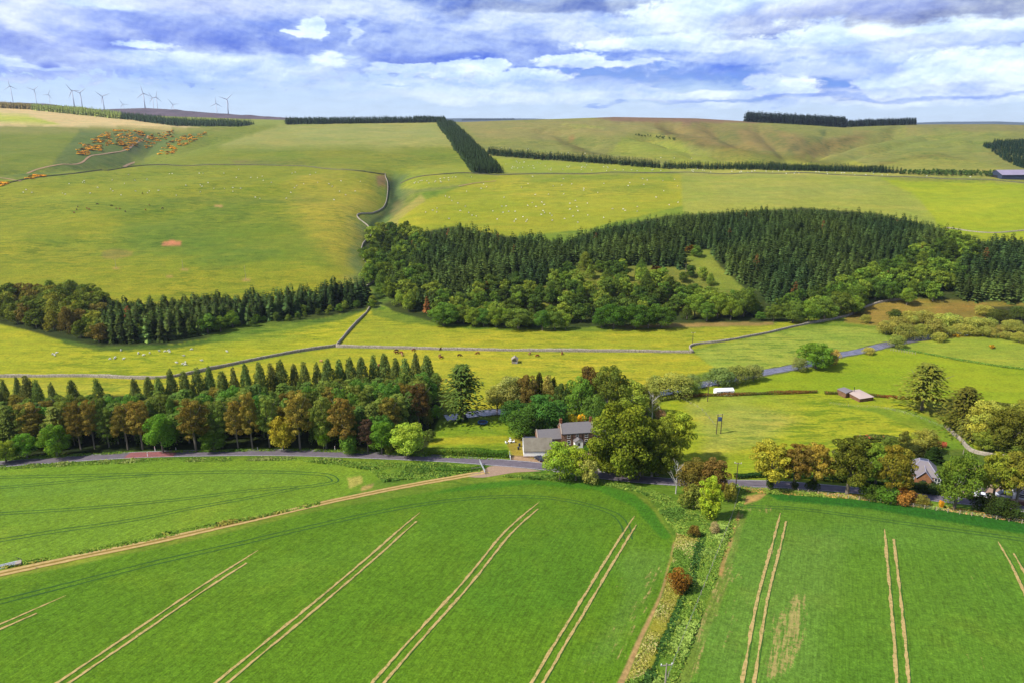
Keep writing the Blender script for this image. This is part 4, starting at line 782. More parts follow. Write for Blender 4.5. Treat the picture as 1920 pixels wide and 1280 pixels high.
# ---- garden, house and stream trees
GT = [
 ('broad', 960, 772, 705, 48, (146, 158, 96), 'pale sparse grey-green tree behind the lawn'), ('broad', 932, 770, 722, 34, (150, 162, 90), 'thin pale tree by the stream behind the lawn'), ('broad', 990, 776, 702, 36, (120, 112, 62), 'brownish rounded tree behind the farm garden'), ('column', 1010, 768, 699, 24, (62, 72, 36), 'very dark slanting tree behind the brownish tree'),
 ('column', 1026, 772, 704, 32, (140, 132, 78), 'beige-brown tree among the garden trees'), ('column', 1037, 770, 710, 22, (66, 84, 38), 'narrow dark tree beside the beige-brown one'), ('broad', 1054, 784, 718, 28, (72, 96, 52), 'dark bluish-green tree behind the farmhouse wing'),
 ('broad', 1085, 786, 708, 44, (100, 138, 54), 'fresh green tree leaning above the yellow shrubs'), ('broad', 1104, 770, 689, 40, (104, 88, 52), 'brown-crowned tree beside the big dark tree'), ('beech', 1141, 784, 689, 68, (96, 112, 48), 'big dark olive tree standing tallest behind the farmhouse'),
 ('willow', 1112, 796, 738, 52, (86, 128, 60), 'rounded blue-green tree behind the yellow shrubs'), ('shrub', 1095, 788, 760, 30, (138, 148, 44), 'small golden-green tree behind the farmhouse roof'), ('broad', 1178, 786, 716, 58, (136, 158, 64), 'pale yellow-green tree behind the great round beech'),
 ('broad', 1212, 780, 722, 44, (142, 158, 80), 'sparse pale tree right of the pale yellow-green one'), ('shrub', 1237, 784, 766, 22, (154, 130, 114), 'pinkish-brown bush at the edge of the far meadow'),
 ('broad', 984, 818, 764, 54, (70, 112, 48), 'dark sycamore at the left end of the farm buildings'), ('broad', 1020, 808, 744, 70, (66, 112, 52), 'large dark sycamore behind the farm wing'), ('broad', 966, 800, 752, 44, (58, 98, 46), 'deep green sycamore beside the lawn'), ('broad', 1045, 806, 770, 34, (70, 108, 50), 'low dark green tree against the farmhouse wing'),
 ('shrub', 1072, 800, 778, 22, (196, 184, 40), 'yellow-flowering shrub, left of a pair behind the farmhouse'), ('shrub', 1090, 798, 776, 20, (214, 176, 30), 'orange-yellow flowering shrub, right of a pair behind the farmhouse'), ('shrub', 1118, 806, 786, 24, (110, 138, 58), 'green shrub at the right end of the farmhouse roof'),
 ('beech', 1166, 892, 760, 112, (102, 120, 36), 'great round beech towering beside the farmhouse'), ('beech', 1232, 890, 786, 70, (112, 132, 46), 'tall green tree pressed against the great round beech'), ('spread', 1264, 868, 772, 62, (138, 164, 52), 'yellow-green tree right of the great round beech'), ('broad', 1205, 893, 818, 60, (76, 100, 34), 'dark lower tree behind the two gateposts'), ('broad', 1245, 888, 826, 50, (92, 122, 44), 'dark green tree right of the gateposts'), ('broad', 1140, 884, 810, 50, (100, 128, 42), 'dark skirt of a tree left of the gateposts'),
 ('broad', 1050, 898, 832, 56, (128, 160, 52), 'fresh green tree with a pale trunk on the verge before the farm'), ('broad', 1080, 900, 838, 44, (138, 166, 46), 'yellow-green tree touching the verge tree before the farm'), ('shrub', 1104, 906, 860, 34, (158, 162, 92), 'whitish flowering hawthorn on the verge before the farm'), ('shrub', 1100, 848, 835, 14, (70, 120, 40), 'green bush beside the white porch'),
 ('broad', 1296, 928, 862, 50, (122, 118, 56), 'olive-brown tree beside the dead tree'), ('broad', 1336, 930, 861, 50, (120, 102, 60), 'copper-brown tree beside the road pole'), ('broad', 1318, 926, 874, 44, (110, 108, 52), 'brown tree between the olive and the copper trees'), ('shrub', 1300, 952, 912, 46, (104, 118, 56), 'dull green thicket below the olive-brown tree'), ('spread', 1329, 972, 896, 40, (148, 180, 48), 'bright lime-green narrow tree by the ditch'), ('shrub', 1332, 972, 934, 40, (128, 158, 44), 'lime-green bush under the narrow bright tree'), ('shrub', 1365, 940, 905, 28, (118, 118, 54), 'brownish bush at the field fence by the pole'),
 ('shrub', 1340, 1000, 978, 18, (154, 140, 118), 'small pinkish bare bush in the ditch strip'), ('shrub', 1272, 1108, 1072, 46, (130, 98, 40), 'rusty orange-brown bush alone in the ditch strip'), ('shrub', 1300, 1005, 985, 24, (110, 100, 50), 'small brown bush in the ditch strip'),
 ('spread', 1442, 916, 829, 68, (150, 146, 52), 'golden round tree first from the left along the road on the right'), ('spread', 1487, 918, 834, 54, (126, 112, 54), 'brownish tree second in the roadside row'), ('spread', 1525, 919, 833, 52, (142, 122, 56), 'orange-brown tree third in the roadside row'), ('spread', 1588, 926, 824, 78, (84, 94, 36), 'wide dark tree with a pale trunk in the roadside row'), ('spread', 1637, 930, 834, 56, (104, 138, 50), 'fresh green tree right of the wide dark tree'), ('spread', 1668, 937, 838, 60, (126, 126, 44), 'golden-olive tree beside the slate-roofed cottage'),
 ('broad', 1789, 953, 852, 60, (92, 114, 40), 'dark green tree right in front of the slate-roofed cottage garden'), ('spread', 1858, 950, 850, 58, (124, 140, 48), 'yellow-green tree before the white car'), ('spread', 1902, 954, 848, 62, (116, 114, 46), 'olive-brown tree at the right edge by the road'), 
 ('shrub', 1443, 917, 888, 14, (48, 72, 32), 'ivy bush round the trunk of the golden round tree'), ('shrub', 1489, 918, 902, 15, (58, 82, 34), 'ivy bush round the trunk of the second roadside tree'), ('shrub', 1523, 919, 897, 22, (56, 80, 34), 'ivy bush round the trunk of the third roadside tree'), ('shrub', 1630, 935, 905, 40, (72, 104, 40), 'dark green thicket right of the pale trunk'), ('shrub', 1660, 941, 914, 44, (78, 122, 44), 'green bush at the field fence before the cottage'), ('shrub', 1697, 944, 916, 40, (150, 112, 56), 'rusty bush at the field fence before the cottage'), ('shrub', 1728, 948, 928, 26, (120, 118, 56), 'pale brown bush at the field fence before the cottage'),
 ('shrub', 1764, 952, 938, 10, (220, 176, 26), 'small yellow gorse bush at the field fence'), ('shrub', 1850, 960, 928, 44, (48, 66, 34), 'dark bush on the verge below the white car'), ('shrub', 1882, 968, 938, 56, (50, 70, 34), 'dark bush on the verge right of the white car'), ('shrub', 1738, 922, 908, 44, (46, 64, 34), 'dark garden hedge bush before the cottage'),
 ('spruce', 1749, 866, 838, 28, (44, 76, 34), 'very dark round conifer behind the cottage'), ('small', 1693, 838, 808, 18, (110, 120, 58), 'thin sapling behind the cottage'), ('broad', 1733, 848, 804, 40, (134, 136, 66), 'sparse olive tree behind the cottage roof'), ('shrub', 1712, 852, 832, 46, (52, 62, 34), 'dark bushes behind the cottage roof'), ('shrub', 1668, 842, 822, 34, (90, 112, 48), 'green bush left of the cottage garden'),
 ('larch', 1728, 768, 681, 76, (112, 120, 50), 'tall old larch standing alone in the right-hand field'), ('larch', 1800, 815, 726, 66, (98, 106, 44), 'ragged larch at the end of the curved wall'),
 ('broad', 1842, 832, 752, 50, (152, 158, 72), 'pale yellow-green tree in the clump on the right'), ('broad', 1884, 852, 764, 60, (92, 98, 40), 'dark olive tree in the clump on the right'), ('larch', 1818, 826, 776, 46, (122, 132, 60), 'light green larch beside the curved wall'), ('broad', 1872, 847, 798, 46, (112, 130, 52), 'green tree at the front of the clump on the right'), ('broad', 1915, 856, 784, 50, (84, 96, 38), 'dark tree at the right edge behind the wall'), ('broad', 1912, 812, 752, 44, (130, 136, 60), 'olive tree at the right edge above the clump'), ('shrub', 1782, 802, 784, 22, (60, 80, 36), 'dark bush at the wall end below the ragged larch'), ('broad', 1845, 843, 806, 36, (118, 138, 54), 'rounded low tree beside the bend of the wall'), ('broad', 1898, 854, 816, 44, (92, 108, 44), 'low dark tree behind the fence on the right'),
 ('broad', 1529, 690, 644, 54, (92, 138, 46), 'rounded green tree standing alone on the river bank'), ('shrub', 1560, 684, 656, 28, (176, 164, 92), 'pale pinkish bush beside the riverside tree'), ('willow', 1497, 695, 670, 30, (122, 138, 84), 'grey-green bush left of the riverside tree'), ('willow', 1345, 723, 689, 52, (108, 138, 84), 'large rounded willow above the white cabin'), ('willow', 1384, 718, 684, 40, (118, 140, 78), 'rounded willow on the river bank right of the largest'), ('willow', 1412, 713, 683, 36, (124, 142, 88), 'pale willow last before the open water'), ('willow', 1300, 728, 702, 34, (120, 146, 90), 'small willow left of the pole by the cabin'),
 ('willow', 1262, 744, 700, 62, (138, 152, 82), 'wide pale willow by the stream behind the beech'), ('willow', 1228, 738, 704, 40, (132, 146, 78), 'pale willow thicket left of the wide willow'), ('willow', 1292, 740, 714, 34, (122, 150, 70), 'low willow right of the wide willow'), ('willow', 1628, 664, 650, 20, (158, 156, 84), 'small pale bush in the middle of the river bend'), ('willow', 1680, 652, 628, 32, (128, 148, 76), 'rounded willow at the end of the open water'),
]
for k, a in enumerate(GT): ptree(*a, var=k)
WI = [(1662, 602, 626, 38), (1682, 594, 622, 38), (1697, 607, 636, 36), (1727, 606, 634, 32), (1712, 613, 636, 22), (1745, 598, 632, 40), (1728, 582, 606, 36), (1775, 588, 620, 52), (1710, 592, 608, 22), (1780, 612, 629, 24), (1806, 607, 628, 36), (1826, 595, 621, 42), (1850, 596, 620, 32), (1842, 612, 631, 24), (1858, 615, 632, 24), (1885, 621, 636, 20), (1910, 622, 642, 24), (1676, 580, 600, 26), (1622, 589, 606, 18), (1606, 571, 589, 22), (1693, 627, 638, 16), (1700, 582, 602, 24), (1760, 622, 640, 24), (1900, 600, 622, 40), (1870, 580, 604, 40), (1915, 575, 600, 44), (1845, 572, 592, 30)]
for k, (x, t, b_, w) in enumerate(sorted(WI)):
    dk = k in (0, 3) or b_ in (600, 604) or (x, t) == (1915, 575)
    ptree('willow', x, b_, t, w, (74, 92, 46) if dk else (134+rnd.randrange(14), 148+rnd.randrange(8), 78), ORD(k)+' rounded willow from the left in the thicket up the river bend', 'willow thicket by the river bend', var=k)
# bare trees
for (x, b_, t, w, l) in [(1267, 925, 866, 44, 'dead bare tree beside the road right of the gateposts'), (1222, 788, 738, 46, 'bare pale branches behind the great round beech')]:
    g_ = U(x, b_); r = empty('dead_tree', tuple(g_), 1.0); r.scale = (w*depth(g_)/F/.9,)*2 + (hfor(g_, t),); tag(r, l, 'tree'); o = bpy.data.objects.new('trunk', DEAD); C.objects.link(o); o.parent = r
for (x, b_, t) in [(1130, 492, 468), (1376, 512, 494)]:
    pass
# ---- broadleaved fringe of the big wood
FR_ = [(832, 570, 610, 48), (858, 572, 604, 30), (870, 575, 606, 32), (887, 578, 612, 26), (907, 580, 612, 28), (930, 577, 613, 32), (972, 580, 616, 52), (948, 578, 612, 26), (1017, 582, 620, 26), (1040, 584, 619, 26), (1060, 588, 618, 20), (1128, 576, 615, 30), (1150, 572, 616, 46), (1190, 572, 616, 46), (1215, 576, 616, 34), (1240, 576, 615, 44), (1302, 552, 596, 36), (1325, 568, 602, 28), (1345, 548, 596, 32), (1370, 560, 600, 28), (1394, 540, 594, 38), (1425, 585, 601, 16), (1450, 572, 602, 28), (1486, 566, 605, 36), (1515, 566, 606, 32), (1545, 560, 600, 36), (1572, 548, 594, 38), (1600, 556, 590, 26), (1608, 570, 588, 18), (1640, 520, 562, 36), (1668, 528, 566, 26), (1700, 540, 572, 24), (1600, 535, 580, 34)]
cols = [(102, 132, 48), (88, 122, 48), (78, 116, 50), (112, 142, 52), (92, 118, 52), (70, 108, 44)]
for k, (x, t, b_, w) in enumerate(sorted(FR_)):
    c = (66, 104, 40) if 1120 < x < 1260 else cols[rnd.randrange(5)]
    ptree('broad', x, b_, t, w, c, ORD(k)+' rounded tree from the left along the meadow edge of the big wood', 'rounded trees along the foot of the big wood', var=k)
small = []
for poly, n, sd, md, hh in [([(690, 470), (700, 440), (760, 430), (800, 470), (800, 560), (760, 590), (700, 545), (680, 490)], 62, 1, 13, 34), ([(800, 560), (1010, 540), (1100, 500), (1180, 506), (1240, 530), (1290, 560), (1380, 572), (1450, 600), (1260, 600), (1000, 610), (830, 604)], 112, 2, 18, 33),
                            ([(1440, 598), (1560, 560), (1650, 525), (1740, 470), (1800, 458), (1825, 475), (1790, 540), (1760, 566), (1640, 560), (1520, 602)], 66, 3, 18, 36), ([(1290, 480), (1330, 480), (1360, 520), (1420, 565), (1340, 580), (1250, 545), (1290, 520)], 6, 8, 24, 22), ([(-20, 580), (60, 570), (150, 556), (200, 590), (190, 642), (100, 622), (0, 600)], 60, 5, 15, 42), ([(190, 642), (330, 636), (440, 620), (440, 612), (190, 632)], 14, 6, 18, 30), ([(440, 618), (700, 578), (700, 566), (440, 606)], 24, 7, 14, 18)]:
    for x, y in scatter(poly, n, sd, md): small.append((x, y, hh*rnd.uniform(.72, 1.15)*(1 if y > 520 else .85), sd))
small.sort(key=lambda a: a[0]); cnt = {}
nmz = {8: 'scattered leafy tree in the grassy clearing of the big wood', 1: 'leafy tree in the burn-side end of the big wood', 2: 'leafy tree on the scrubby slope below the spruces', 3: 'leafy tree in the light green belt right of the spruces', 5: 'leafy tree in the left end of the middle wood', 6: 'leafy tree along the lower edge of the middle wood', 7: 'small bush along the grassy track below the middle wood'}
for x, y, hh, sd in small:
    c = [(98, 128, 48), (86, 120, 50), (112, 136, 56), (82, 110, 50), (122, 146, 58), (74, 100, 46), (66, 92, 44)][rnd.randrange(7)]
    if sd == 3: c = [(100, 132, 50), (84, 116, 46), (112, 142, 56), (72, 100, 42), (66, 92, 42)][rnd.randrange(5)]
    if sd == 5: c = [(104, 122, 52), (88, 110, 46), (124, 132, 54), (112, 104, 56)][rnd.randrange(4)]
    if sd == 7: hh *= .8
    kd = 'small' if rnd.random() < .8 else 'column'
    ptree('small' if sd in (6, 7) else kd, x, y, y-hh, hh*rnd.uniform(.62, .95), c, nmz[sd], 'leafy trees, '+nmz[sd].split(' tree ')[-1] if ' tree ' in nmz[sd] else 'bushes below the middle wood', parts=y > 560 and sd not in (7,), name='leafy_tree' if sd != 7 else 'small_bush', cat='tree' if sd != 7 else 'bush')
# ---- spruces: big wood and middle wood; the 300 nearest are trees of their own, the rest one mass
PB = [(742, 470), (860, 440), (960, 458), (1060, 464), (1110, 446), (1250, 420), (1500, 404), (1640, 414), (1740, 436), (1812, 462), (1760, 500), (1700, 530), (1620, 556), (1480, 596), (1440, 572), (1405, 542), (1350, 505), (1335, 470), (1284, 466), (1282, 506), (1180, 500), (1060, 498), (1020, 540), (960, 572), (800, 588), (740, 560), (712, 510)]
PB2 = [(1815, 466), (1960, 466), (2050, 480), (2050, 575), (1900, 568), (1800, 566), (1790, 520)]
PM = [(180, 646), (330, 638), (440, 612), (560, 592), (690, 572), (692, 548), (560, 562), (440, 580), (300, 592), (200, 596)]
sp = []
for poly, s_, z_, hm in ((PB, 5.6, 1, 13.2), (PB2, 5.8, 2, 14.5), (PM, 4.8, 3, 15)):
    Q = gridpoly(poly, s_, z_); sp += [(q[0], q[1], q[2], z_, hm) for q in Q]
sp = np.array(sp); jj = np.random.default_rng(3); sp = sp[jj.random(len(sp)) < .93]
hh = sp[:, 4]*(1+.12*jj.normal(size=len(sp))+.06*fsum(S_mid, sp[:, 0]*1.5, sp[:, 1]*1.5)); hh = np.clip(hh*.92, 7, 17); ww = hh*(.50+.14*jj.random(len(sp)))
order = np.argsort(sp[:, 1]-12*(hh-13)); near = order[:290]; rest = order[290:]
def spcol(x, y, r):
    b_ = fsum(S_mid, x, y); t = .5+.5*b_
    c = np.outer(1-np.clip(t, 0, 1), lin((58, 82, 48)))+np.outer(np.clip(t, 0, 1), lin((78, 98, 50)))
    return c*(.75+1.25*r*r+.2*r)[:, None]*np.array((1.12, 1.0, .85))
sc_ = spcol(sp[:, 0], sp[:, 1], jj.random(len(sp))); red = jj.random(len(sp)) < .006; sc_[red] = lin((150, 104, 60))
for i in near:
    z_ = int(sp[i, 3]); pxx, prr, _ = proj(sp[i, 0], sp[i, 1], sp[i, 2])
    o = empty('spruce_tree', tuple(sp[i, :3]), rnd.uniform(0, 6.28)); o.scale = (ww[i], ww[i], hh[i])
    cr = bpy.data.objects.new('crown', PT['spruce1'][0][rnd.randrange(4)]); C.objects.link(cr); cr.parent = o; cr.color = (*(sc_[i]/KL*.95), 1)
    tr = bpy.data.objects.new('trunk', PT['spruce'][1][0]); C.objects.link(tr); tr.parent = o
    tag(o, {1: 'dark green spruce among the front ranks of the big hillside wood', 2: 'dark spruce in the front of the wood at the right edge', 3: 'dark green spruce standing close in the long middle wood'}[z_], 'tree', {1: 'front spruces of the big wood', 2: 'front spruces of the right-edge wood', 3: 'spruces of the middle wood'}[z_])
def mass(name, pts, h, w, col, label, lev=10, per=6, seed=0, cat='wood', rnd_=None, kind=0, nproto=3):
    """one object: many small trees merged"""
    g = np.random.default_rng(seed)
    pr = [(conifer(100+s+seed, lev, per, False) if kind == 0 else mkround(100+s+seed, 70, .2, 6, .2, .85, .3, .2, .8)) for s in range(nproto)]
    k = g.integers(0, nproto, len(pts)); VV, FF, CC = [], [], []; o = 0
    for p in range(nproto):
        V0, F0, C0 = pr[p]; I = np.nonzero(k == p)[0]
        if len(I) == 0: continue
        a = g.random(len(I))*6.28; ca, sa = np.cos(a)[:, None], np.sin(a)[:, None]
        x = (V0[None, :, 0]*ca - V0[None, :, 1]*sa)*w[I][:, None]+pts[I, 0:1]; y = (V0[None, :, 0]*sa + V0[None, :, 1]*ca)*w[I][:, None]+pts[I, 1:2]; z = V0[None, :, 2]*h[I][:, None]+pts[I, 2:3]
        VV.append(np.stack([x, y, z], -1).reshape(-1, 3)); FF.append((F0[None]+(np.arange(len(I))*len(V0))[:, None, None]).reshape(-1, F0.shape[1])+o); CC.append((C0[None]*col[I][:, None, :]).reshape(-1, 3)); o += len(I)*len(V0)
    ob = mk(name, np.concatenate(VV), np.concatenate(FF), M_leafA, attrs={'tint': np.concatenate(CC)}); return tag(ob, label, cat, kind='stuff')
print('spruces', len(sp))
mass('spruce_wood', sp[rest, :3], hh[rest], ww[rest], sc_[rest]/KL, 'mass of dark green spruces covering the hillside in the big wood', 9, 6, 1)
def belt(name, poly, sp_, hm, c, label, seed, kind=0, wf=.5, lev=7, per=5, cat='wood'):
    Q = gridpoly(poly, sp_, seed); g = np.random.default_rng(seed); n = len(Q); h = hm*.85*(1+.09*g.normal(size=n)); w = h*(wf+.08*g.random(n)); t = .8+.4*g.random(n)
    print(name, n); return mass(name, Q, h, w, (lin(c)/KL)[None]*t[:, None], label, lev, per, seed, cat, kind=kind, nproto=2)
belt('shelter_belt', [(818, 232), (848, 232), (900, 282), (944, 326), (886, 326), (868, 300)], 5.0, 14, (66, 86, 48), 'dark spruce belt running straight down the middle hill', 11)
belt('shelter_belt', [(536, 234), (834, 230), (836, 227), (536, 230)], 6.5, 17, (60, 78, 52), 'dark spruce belt lying level on the skyline left of the centre', 12)
belt('shelter_belt', [(916, 292), (1000, 299), (1130, 308), (1238, 317), (1238, 311), (1130, 302), (1000, 293), (916, 284)], 5.2, 12, (58, 78, 46), 'dark spruce belt running right from the foot of the downhill belt', 13)
belt('shelter_belt', [(1242, 317), (1440, 320), (1600, 323), (1690, 327), (1690, 324), (1600, 317), (1440, 313), (1242, 311)], 5.2, 10, (60, 80, 48), 'long low spruce belt along the top of the pale field on the right', 14)
belt('shelter_belt', [(228, 224), (330, 237), (450, 238), (478, 234), (330, 228), (228, 217)], 7, 15, (72, 92, 62), 'dark end of the belt on the left skyline', 15)
belt('pale_belt', [(60, 207), (228, 224), (228, 218), (60, 200)], 6, 17, (160, 172, 96), 'pale green belt of young trees on the left skyline', 16)
belt('pale_belt', [(-40, 201), (60, 206), (60, 200), (-40, 196)], 6, 18, (160, 144, 90), 'brownish belt of trees at the left end of the skyline', 17)
belt('skyline_wood', [(1396, 229), (1480, 233), (1580, 239.5), (1588, 235), (1480, 226.5), (1400, 224)], 6.5, 30, (52, 66, 56), 'dark wood on the skyline, left one of two on the right', 18)
belt('skyline_wood', [(1590, 238.6), (1640, 236.8), (1716, 234.5), (1716, 232.5), (1590, 235)], 7.5, 23, (52, 66, 56), 'dark wood on the skyline, right one of two', 19)
belt('hill_wood', [(1842, 273), (1870, 266), (1960, 265), (1960, 318), (1915, 316), (1880, 300)], 5.6, 9, (50, 76, 54), 'dark wood on the far slope at the right edge', 20)
belt('far_trees', [(866, 227), (965, 225.5), (965, 224), (866, 225)], 14, 16, (66, 78, 84), 'thin line of bluish trees on the skyline beside the downhill belt', 21)
belt('scrub_belt', [(1690, 328), (1760, 331), (1880, 333), (1880, 328), (1760, 324), (1690, 325)], 6, 7, (76, 96, 46), 'low green scrub left of the grey barn on the far right', 22, 1, .9, cat='scrub')
belt('scrub_belt', [(1186, 256), (1240, 261), (1272, 265), (1272, 263), (1230, 257), (1186, 254)], 7, 6, (74, 90, 50), 'low dark scrub on the right hillside', 23, 1, .9, cat='scrub')
# ---- gorse in flower on the left hill, nearer bushes
PT['gorse'] = ([protomesh('gorse_bush', mkround(s, 220, .16, 5, .2, .7, .33, .26, .8, 'round', .5, .5)) for s in (95, 96)], None); UW['gorse'] = (.95, .9)
GP = [([(170, 262), (205, 246), (245, 243), (276, 250), (262, 272), (240, 283), (215, 272), (180, 276)], 120), ([(150, 270), (190, 275), (192, 285), (165, 282)], 22), ([(144, 282), (160, 278), (172, 292), (150, 292)], 16), ([(280, 252), (330, 244), (322, 258), (290, 272), (275, 284), (270, 270)], 45), ([(296, 290), (310, 272), (340, 256), (388, 247), (386, 256), (350, 272), (320, 290)], 62), ([(44, 334), (82, 327), (82, 332), (50, 338)], 12), ([(-5, 345), (14, 343), (12, 351), (-5, 352)], 8)]
gn = 0
for poly, n in GP:
    for x, y in scatter(poly, n, int(poly[0][0])+13, 3.2):
        gq = U(x, y); s = rnd.uniform(1.7, 3.6); yel = rnd.random() < .82; w = s*rnd.uniform(1.8, 3.6)
        plant('gorse', tuple(gq), s, w, (226, 172, 50) if yel else (132, 112, 52), 'orange-yellow gorse bush in flower in the little dale on the left hill' if poly[0][0] > 100 else 'gorse bush below the earth lane at the left edge', 'gorse bushes in the dale' if poly[0][0] > 100 else 'gorse bushes at the left edge', 'gorse_bush', 'bush', False, kk=1.0); gn += 1
for x, b_, w, c, l in [(1757, 628, 9, (232, 180, 30), 'yellow gorse bush, left of a pair by the willows'), (1768, 627, 10, (236, 176, 30), 'yellow gorse bush, right of a pair by the willows'), (1792, 632, 11, (238, 184, 30), 'yellow gorse bush below the willows'), (1838, 628, 8, (226, 160, 40), 'small yellow gorse bush right of the dark hide'), (1878, 634, 10, (232, 170, 36), 'yellow gorse bush near the right edge by the willows'), (1860, 653, 11, (236, 186, 36), 'single yellow gorse bush in the open meadow on the right'), (1838, 579, 7, (220, 150, 40), 'small orange gorse bush on the reddish bank'), (1295, 474, 24, (128, 96, 40), 'brown-orange gorse patch at the top of the wood clearing'), (1230, 512, 22, (110, 78, 44), 'dark russet bush in the wood clearing')]:
    gq = U(x, b_); ww_ = w*depth(gq)/F/.95; plant('gorse', tuple(gq), ww_*.7, ww_, c, l, None, 'gorse_bush', 'bush', False, kk=KG)
# ---- hedges
def hedge(pts, h, w, col, label, n, size, seed, name='hedge', c2=None, wall_=1.0, cat='hedge', gapf=0.0):
    L = pixline(pts, 1.0); T = np.gradient(L, axis=0); T /= np.linalg.norm(T, axis=1)[:, None]; N = np.stack([-T[:, 1], T[:, 0]], 1); g = np.random.default_rng(seed)
    i = g.integers(0, len(L), n); a = g.uniform(-.15*math.pi, 1.15*math.pi, n); mod = 1+.25*fsum(S_sm, L[i, 0]*2, L[i, 1]*2)
    e = .55; ca = np.sign(np.cos(a))*np.abs(np.cos(a))**e; sa = np.sign(np.sin(a))*np.abs(np.sin(a))**e; r_ = .82+.2*g.random(n)
    p = L[i] + N[i]*(ca*w*.5*mod*r_)[:, None] + T[i]*g.uniform(-.5, .5, n)[:, None]; z = height(p[:, 0], p[:, 1]) + np.maximum(.05, h*.45+sa*h*.55*mod*r_)
    Nn = np.column_stack([N[i]*np.cos(a)[:, None], np.sin(a)]); q, f = quadcloud(np.column_stack([p, z]), Nn, size, g)
    t = (1+.3*(g.random(n)-.5)*2)[:, None]; cc = (lin(col)/KL)[None]*t
    if c2 is not None: m_ = (fsum(S_sm, L[i, 0], L[i, 1])+.5*g.normal(size=n) > .1); cc[m_] = (lin(c2)/KL)[None]*t[m_]
    return tag(mk(name, q, f, M_leafA, attrs={'tint': np.repeat(cc, 4, 0)}), label, cat, kind='thing')
hedge([(798, 851), (870, 853), (950, 856)], 2.6, 2.4, (84, 118, 38), 'long clipped green hedge between the lawn and the road', 9000, .34, 1, c2=(108, 128, 40))
hedge([(1236, 752), (1290, 744), (1380, 741), (1460, 738), (1530, 736)], 1.3, 1.7, (92, 100, 46), 'dark gorse hedge running right from below the white cabin', 5200, .42, 2, c2=(124, 88, 44))
hedge([(1548, 738), (1575, 739), (1690, 747), (1800, 754), (1930, 764)], 1.2, 1.6, (96, 100, 44), 'brown and green hedge line behind the log building to the right edge', 6000, .42, 3, c2=(132, 84, 44))
hedge([(1380, 896), (1450, 893), (1540, 899), (1640, 909), (1700, 918)], 1.5, 1.6, (46, 74, 32), 'dark hedge along the far side of the road on the right', 6000, .36, 4)
hedge([(1605, 828), (1660, 826), (1720, 832), (1770, 838)], 2.2, 2.4, (92, 104, 46), 'russet and green garden shrubs behind the cottage', 3600, .45, 5, c2=(168, 92, 62), name='garden_hedge')
hedge([(1700, 912), (1740, 918), (1775, 926)], 1.6, 1.6, (40, 58, 28), 'dark clipped hedge in front of the cottage', 2600, .32, 6)
hedge([(820, 880), (860, 882), (900, 879)], .9, 2.2, (84, 118, 42), 'low scrubby hedge beside the field gate', 2200, .34, 7)
hedge([(1690, 655), (1780, 672), (1850, 684), (1930, 694)], .9, 1.4, (98, 130, 52), 'broken line of low scrub across the right meadow', 900, .5, 8, name='scrub_line', cat='scrub')
# ---- rough grass and weeds on verges and along the ditch
def tufts(polys, size, seed, label, name):
    Pp, Cc, Sz = [], [], []; g = np.random.default_rng(seed)
    for poly, n, cols_, s in polys:
        pr = []
        for (x0, y0), (x1, y1) in zip(poly, poly[1:]+poly[:1]):
            for t in np.linspace(0, 1, 4)[:-1]: pr.append((x0+(x1-x0)*t, y0+(y1-y0)*t))
        W = unproj([p[0] for p in pr], [p[1] for p in pr])[:, :2]; a0, a1 = W.min(0), W.max(0); X = g.uniform(a0[0], a1[0], n*6); Y = g.uniform(a0[1], a1[1], n*6); k = inpoly(X, Y, [tuple(w) for w in W]); X, Y = X[k][:n], Y[k][:n]
        cl = fsum(S_sm, X*2, Y*2); keep = g.random(len(X)) < .72+.35*cl; X, Y, cl = X[keep], Y[keep], cl[keep]
        ci = np.clip(((cl+1)/2*len(cols_)+.8*g.normal(size=len(X))).astype(int), 0, len(cols_)-1); Cc.append(np.array([lin(c)/KL for c in cols_])[ci]*(.8+.4*g.random(len(X)))[:, None]); Pp.append(np.column_stack([X, Y, height(X, Y)+s*.25*(1+.8*cl)])); Sz.append(np.full(len(X), s)*(1+.4*cl))
    Pp = np.concatenate(Pp); Cc = np.concatenate(Cc); Sz = np.concatenate(Sz); n = len(Pp)
    Nn = np.column_stack([g.normal(size=n)*.6, g.normal(size=n)*.6-.2, np.ones(n)*.8]); q, f = quadcloud(Pp, Nn, Sz, g, .8, .5); print(name, n)
    return tag(mk(name, q, f, M_leafA, attrs={'tint': np.repeat(Cc, 4, 0)}), label, 'grass', kind='stuff')
GN = [(114, 140, 54), (98, 128, 48), (132, 150, 60), (86, 116, 46)]; YL = [(150, 146, 66), (158, 150, 80), (134, 140, 58), (172, 164, 104)]; DK = [(56, 86, 38), (48, 76, 34), (68, 98, 44)]
tufts([([(1210, 925), (1262, 938), (1310, 965), (1345, 1000), (1310, 1010), (1268, 1000), (1240, 962)], 9000, GN, .55),
       ([(1268, 1000), (1312, 1008), (1290, 1080), (1262, 1140), (1235, 1200), (1200, 1292), (1168, 1292), (1215, 1185), (1244, 1115), (1262, 1050)], 15000, YL+GN[:2], .5),
       ([(1318, 1000), (1375, 960), (1350, 1060), (1300, 1190), (1262, 1292), (1212, 1292), (1250, 1190), (1292, 1085)], 17000, GN+[(140, 162, 76)], .5),
       ([(1308, 1000), (1326, 1000), (1304, 1088), (1284, 1130), (1262, 1185), (1236, 1250), (1218, 1292), (1200, 1292), (1240, 1200), (1264, 1140), (1290, 1080)], 4200, DK, .7),
       ([(1345, 1000), (1380, 950), (1392, 930), (1350, 920), (1370, 905), (1410, 912), (1398, 935), (1372, 1010), (1300, 1200), (1270, 1292), (1255, 1292), (1300, 1180)], 6000, GN, .45)], .5, 1, 'rank green and yellow weeds filling the ditch strip between the two crops', 'ditch_weeds')
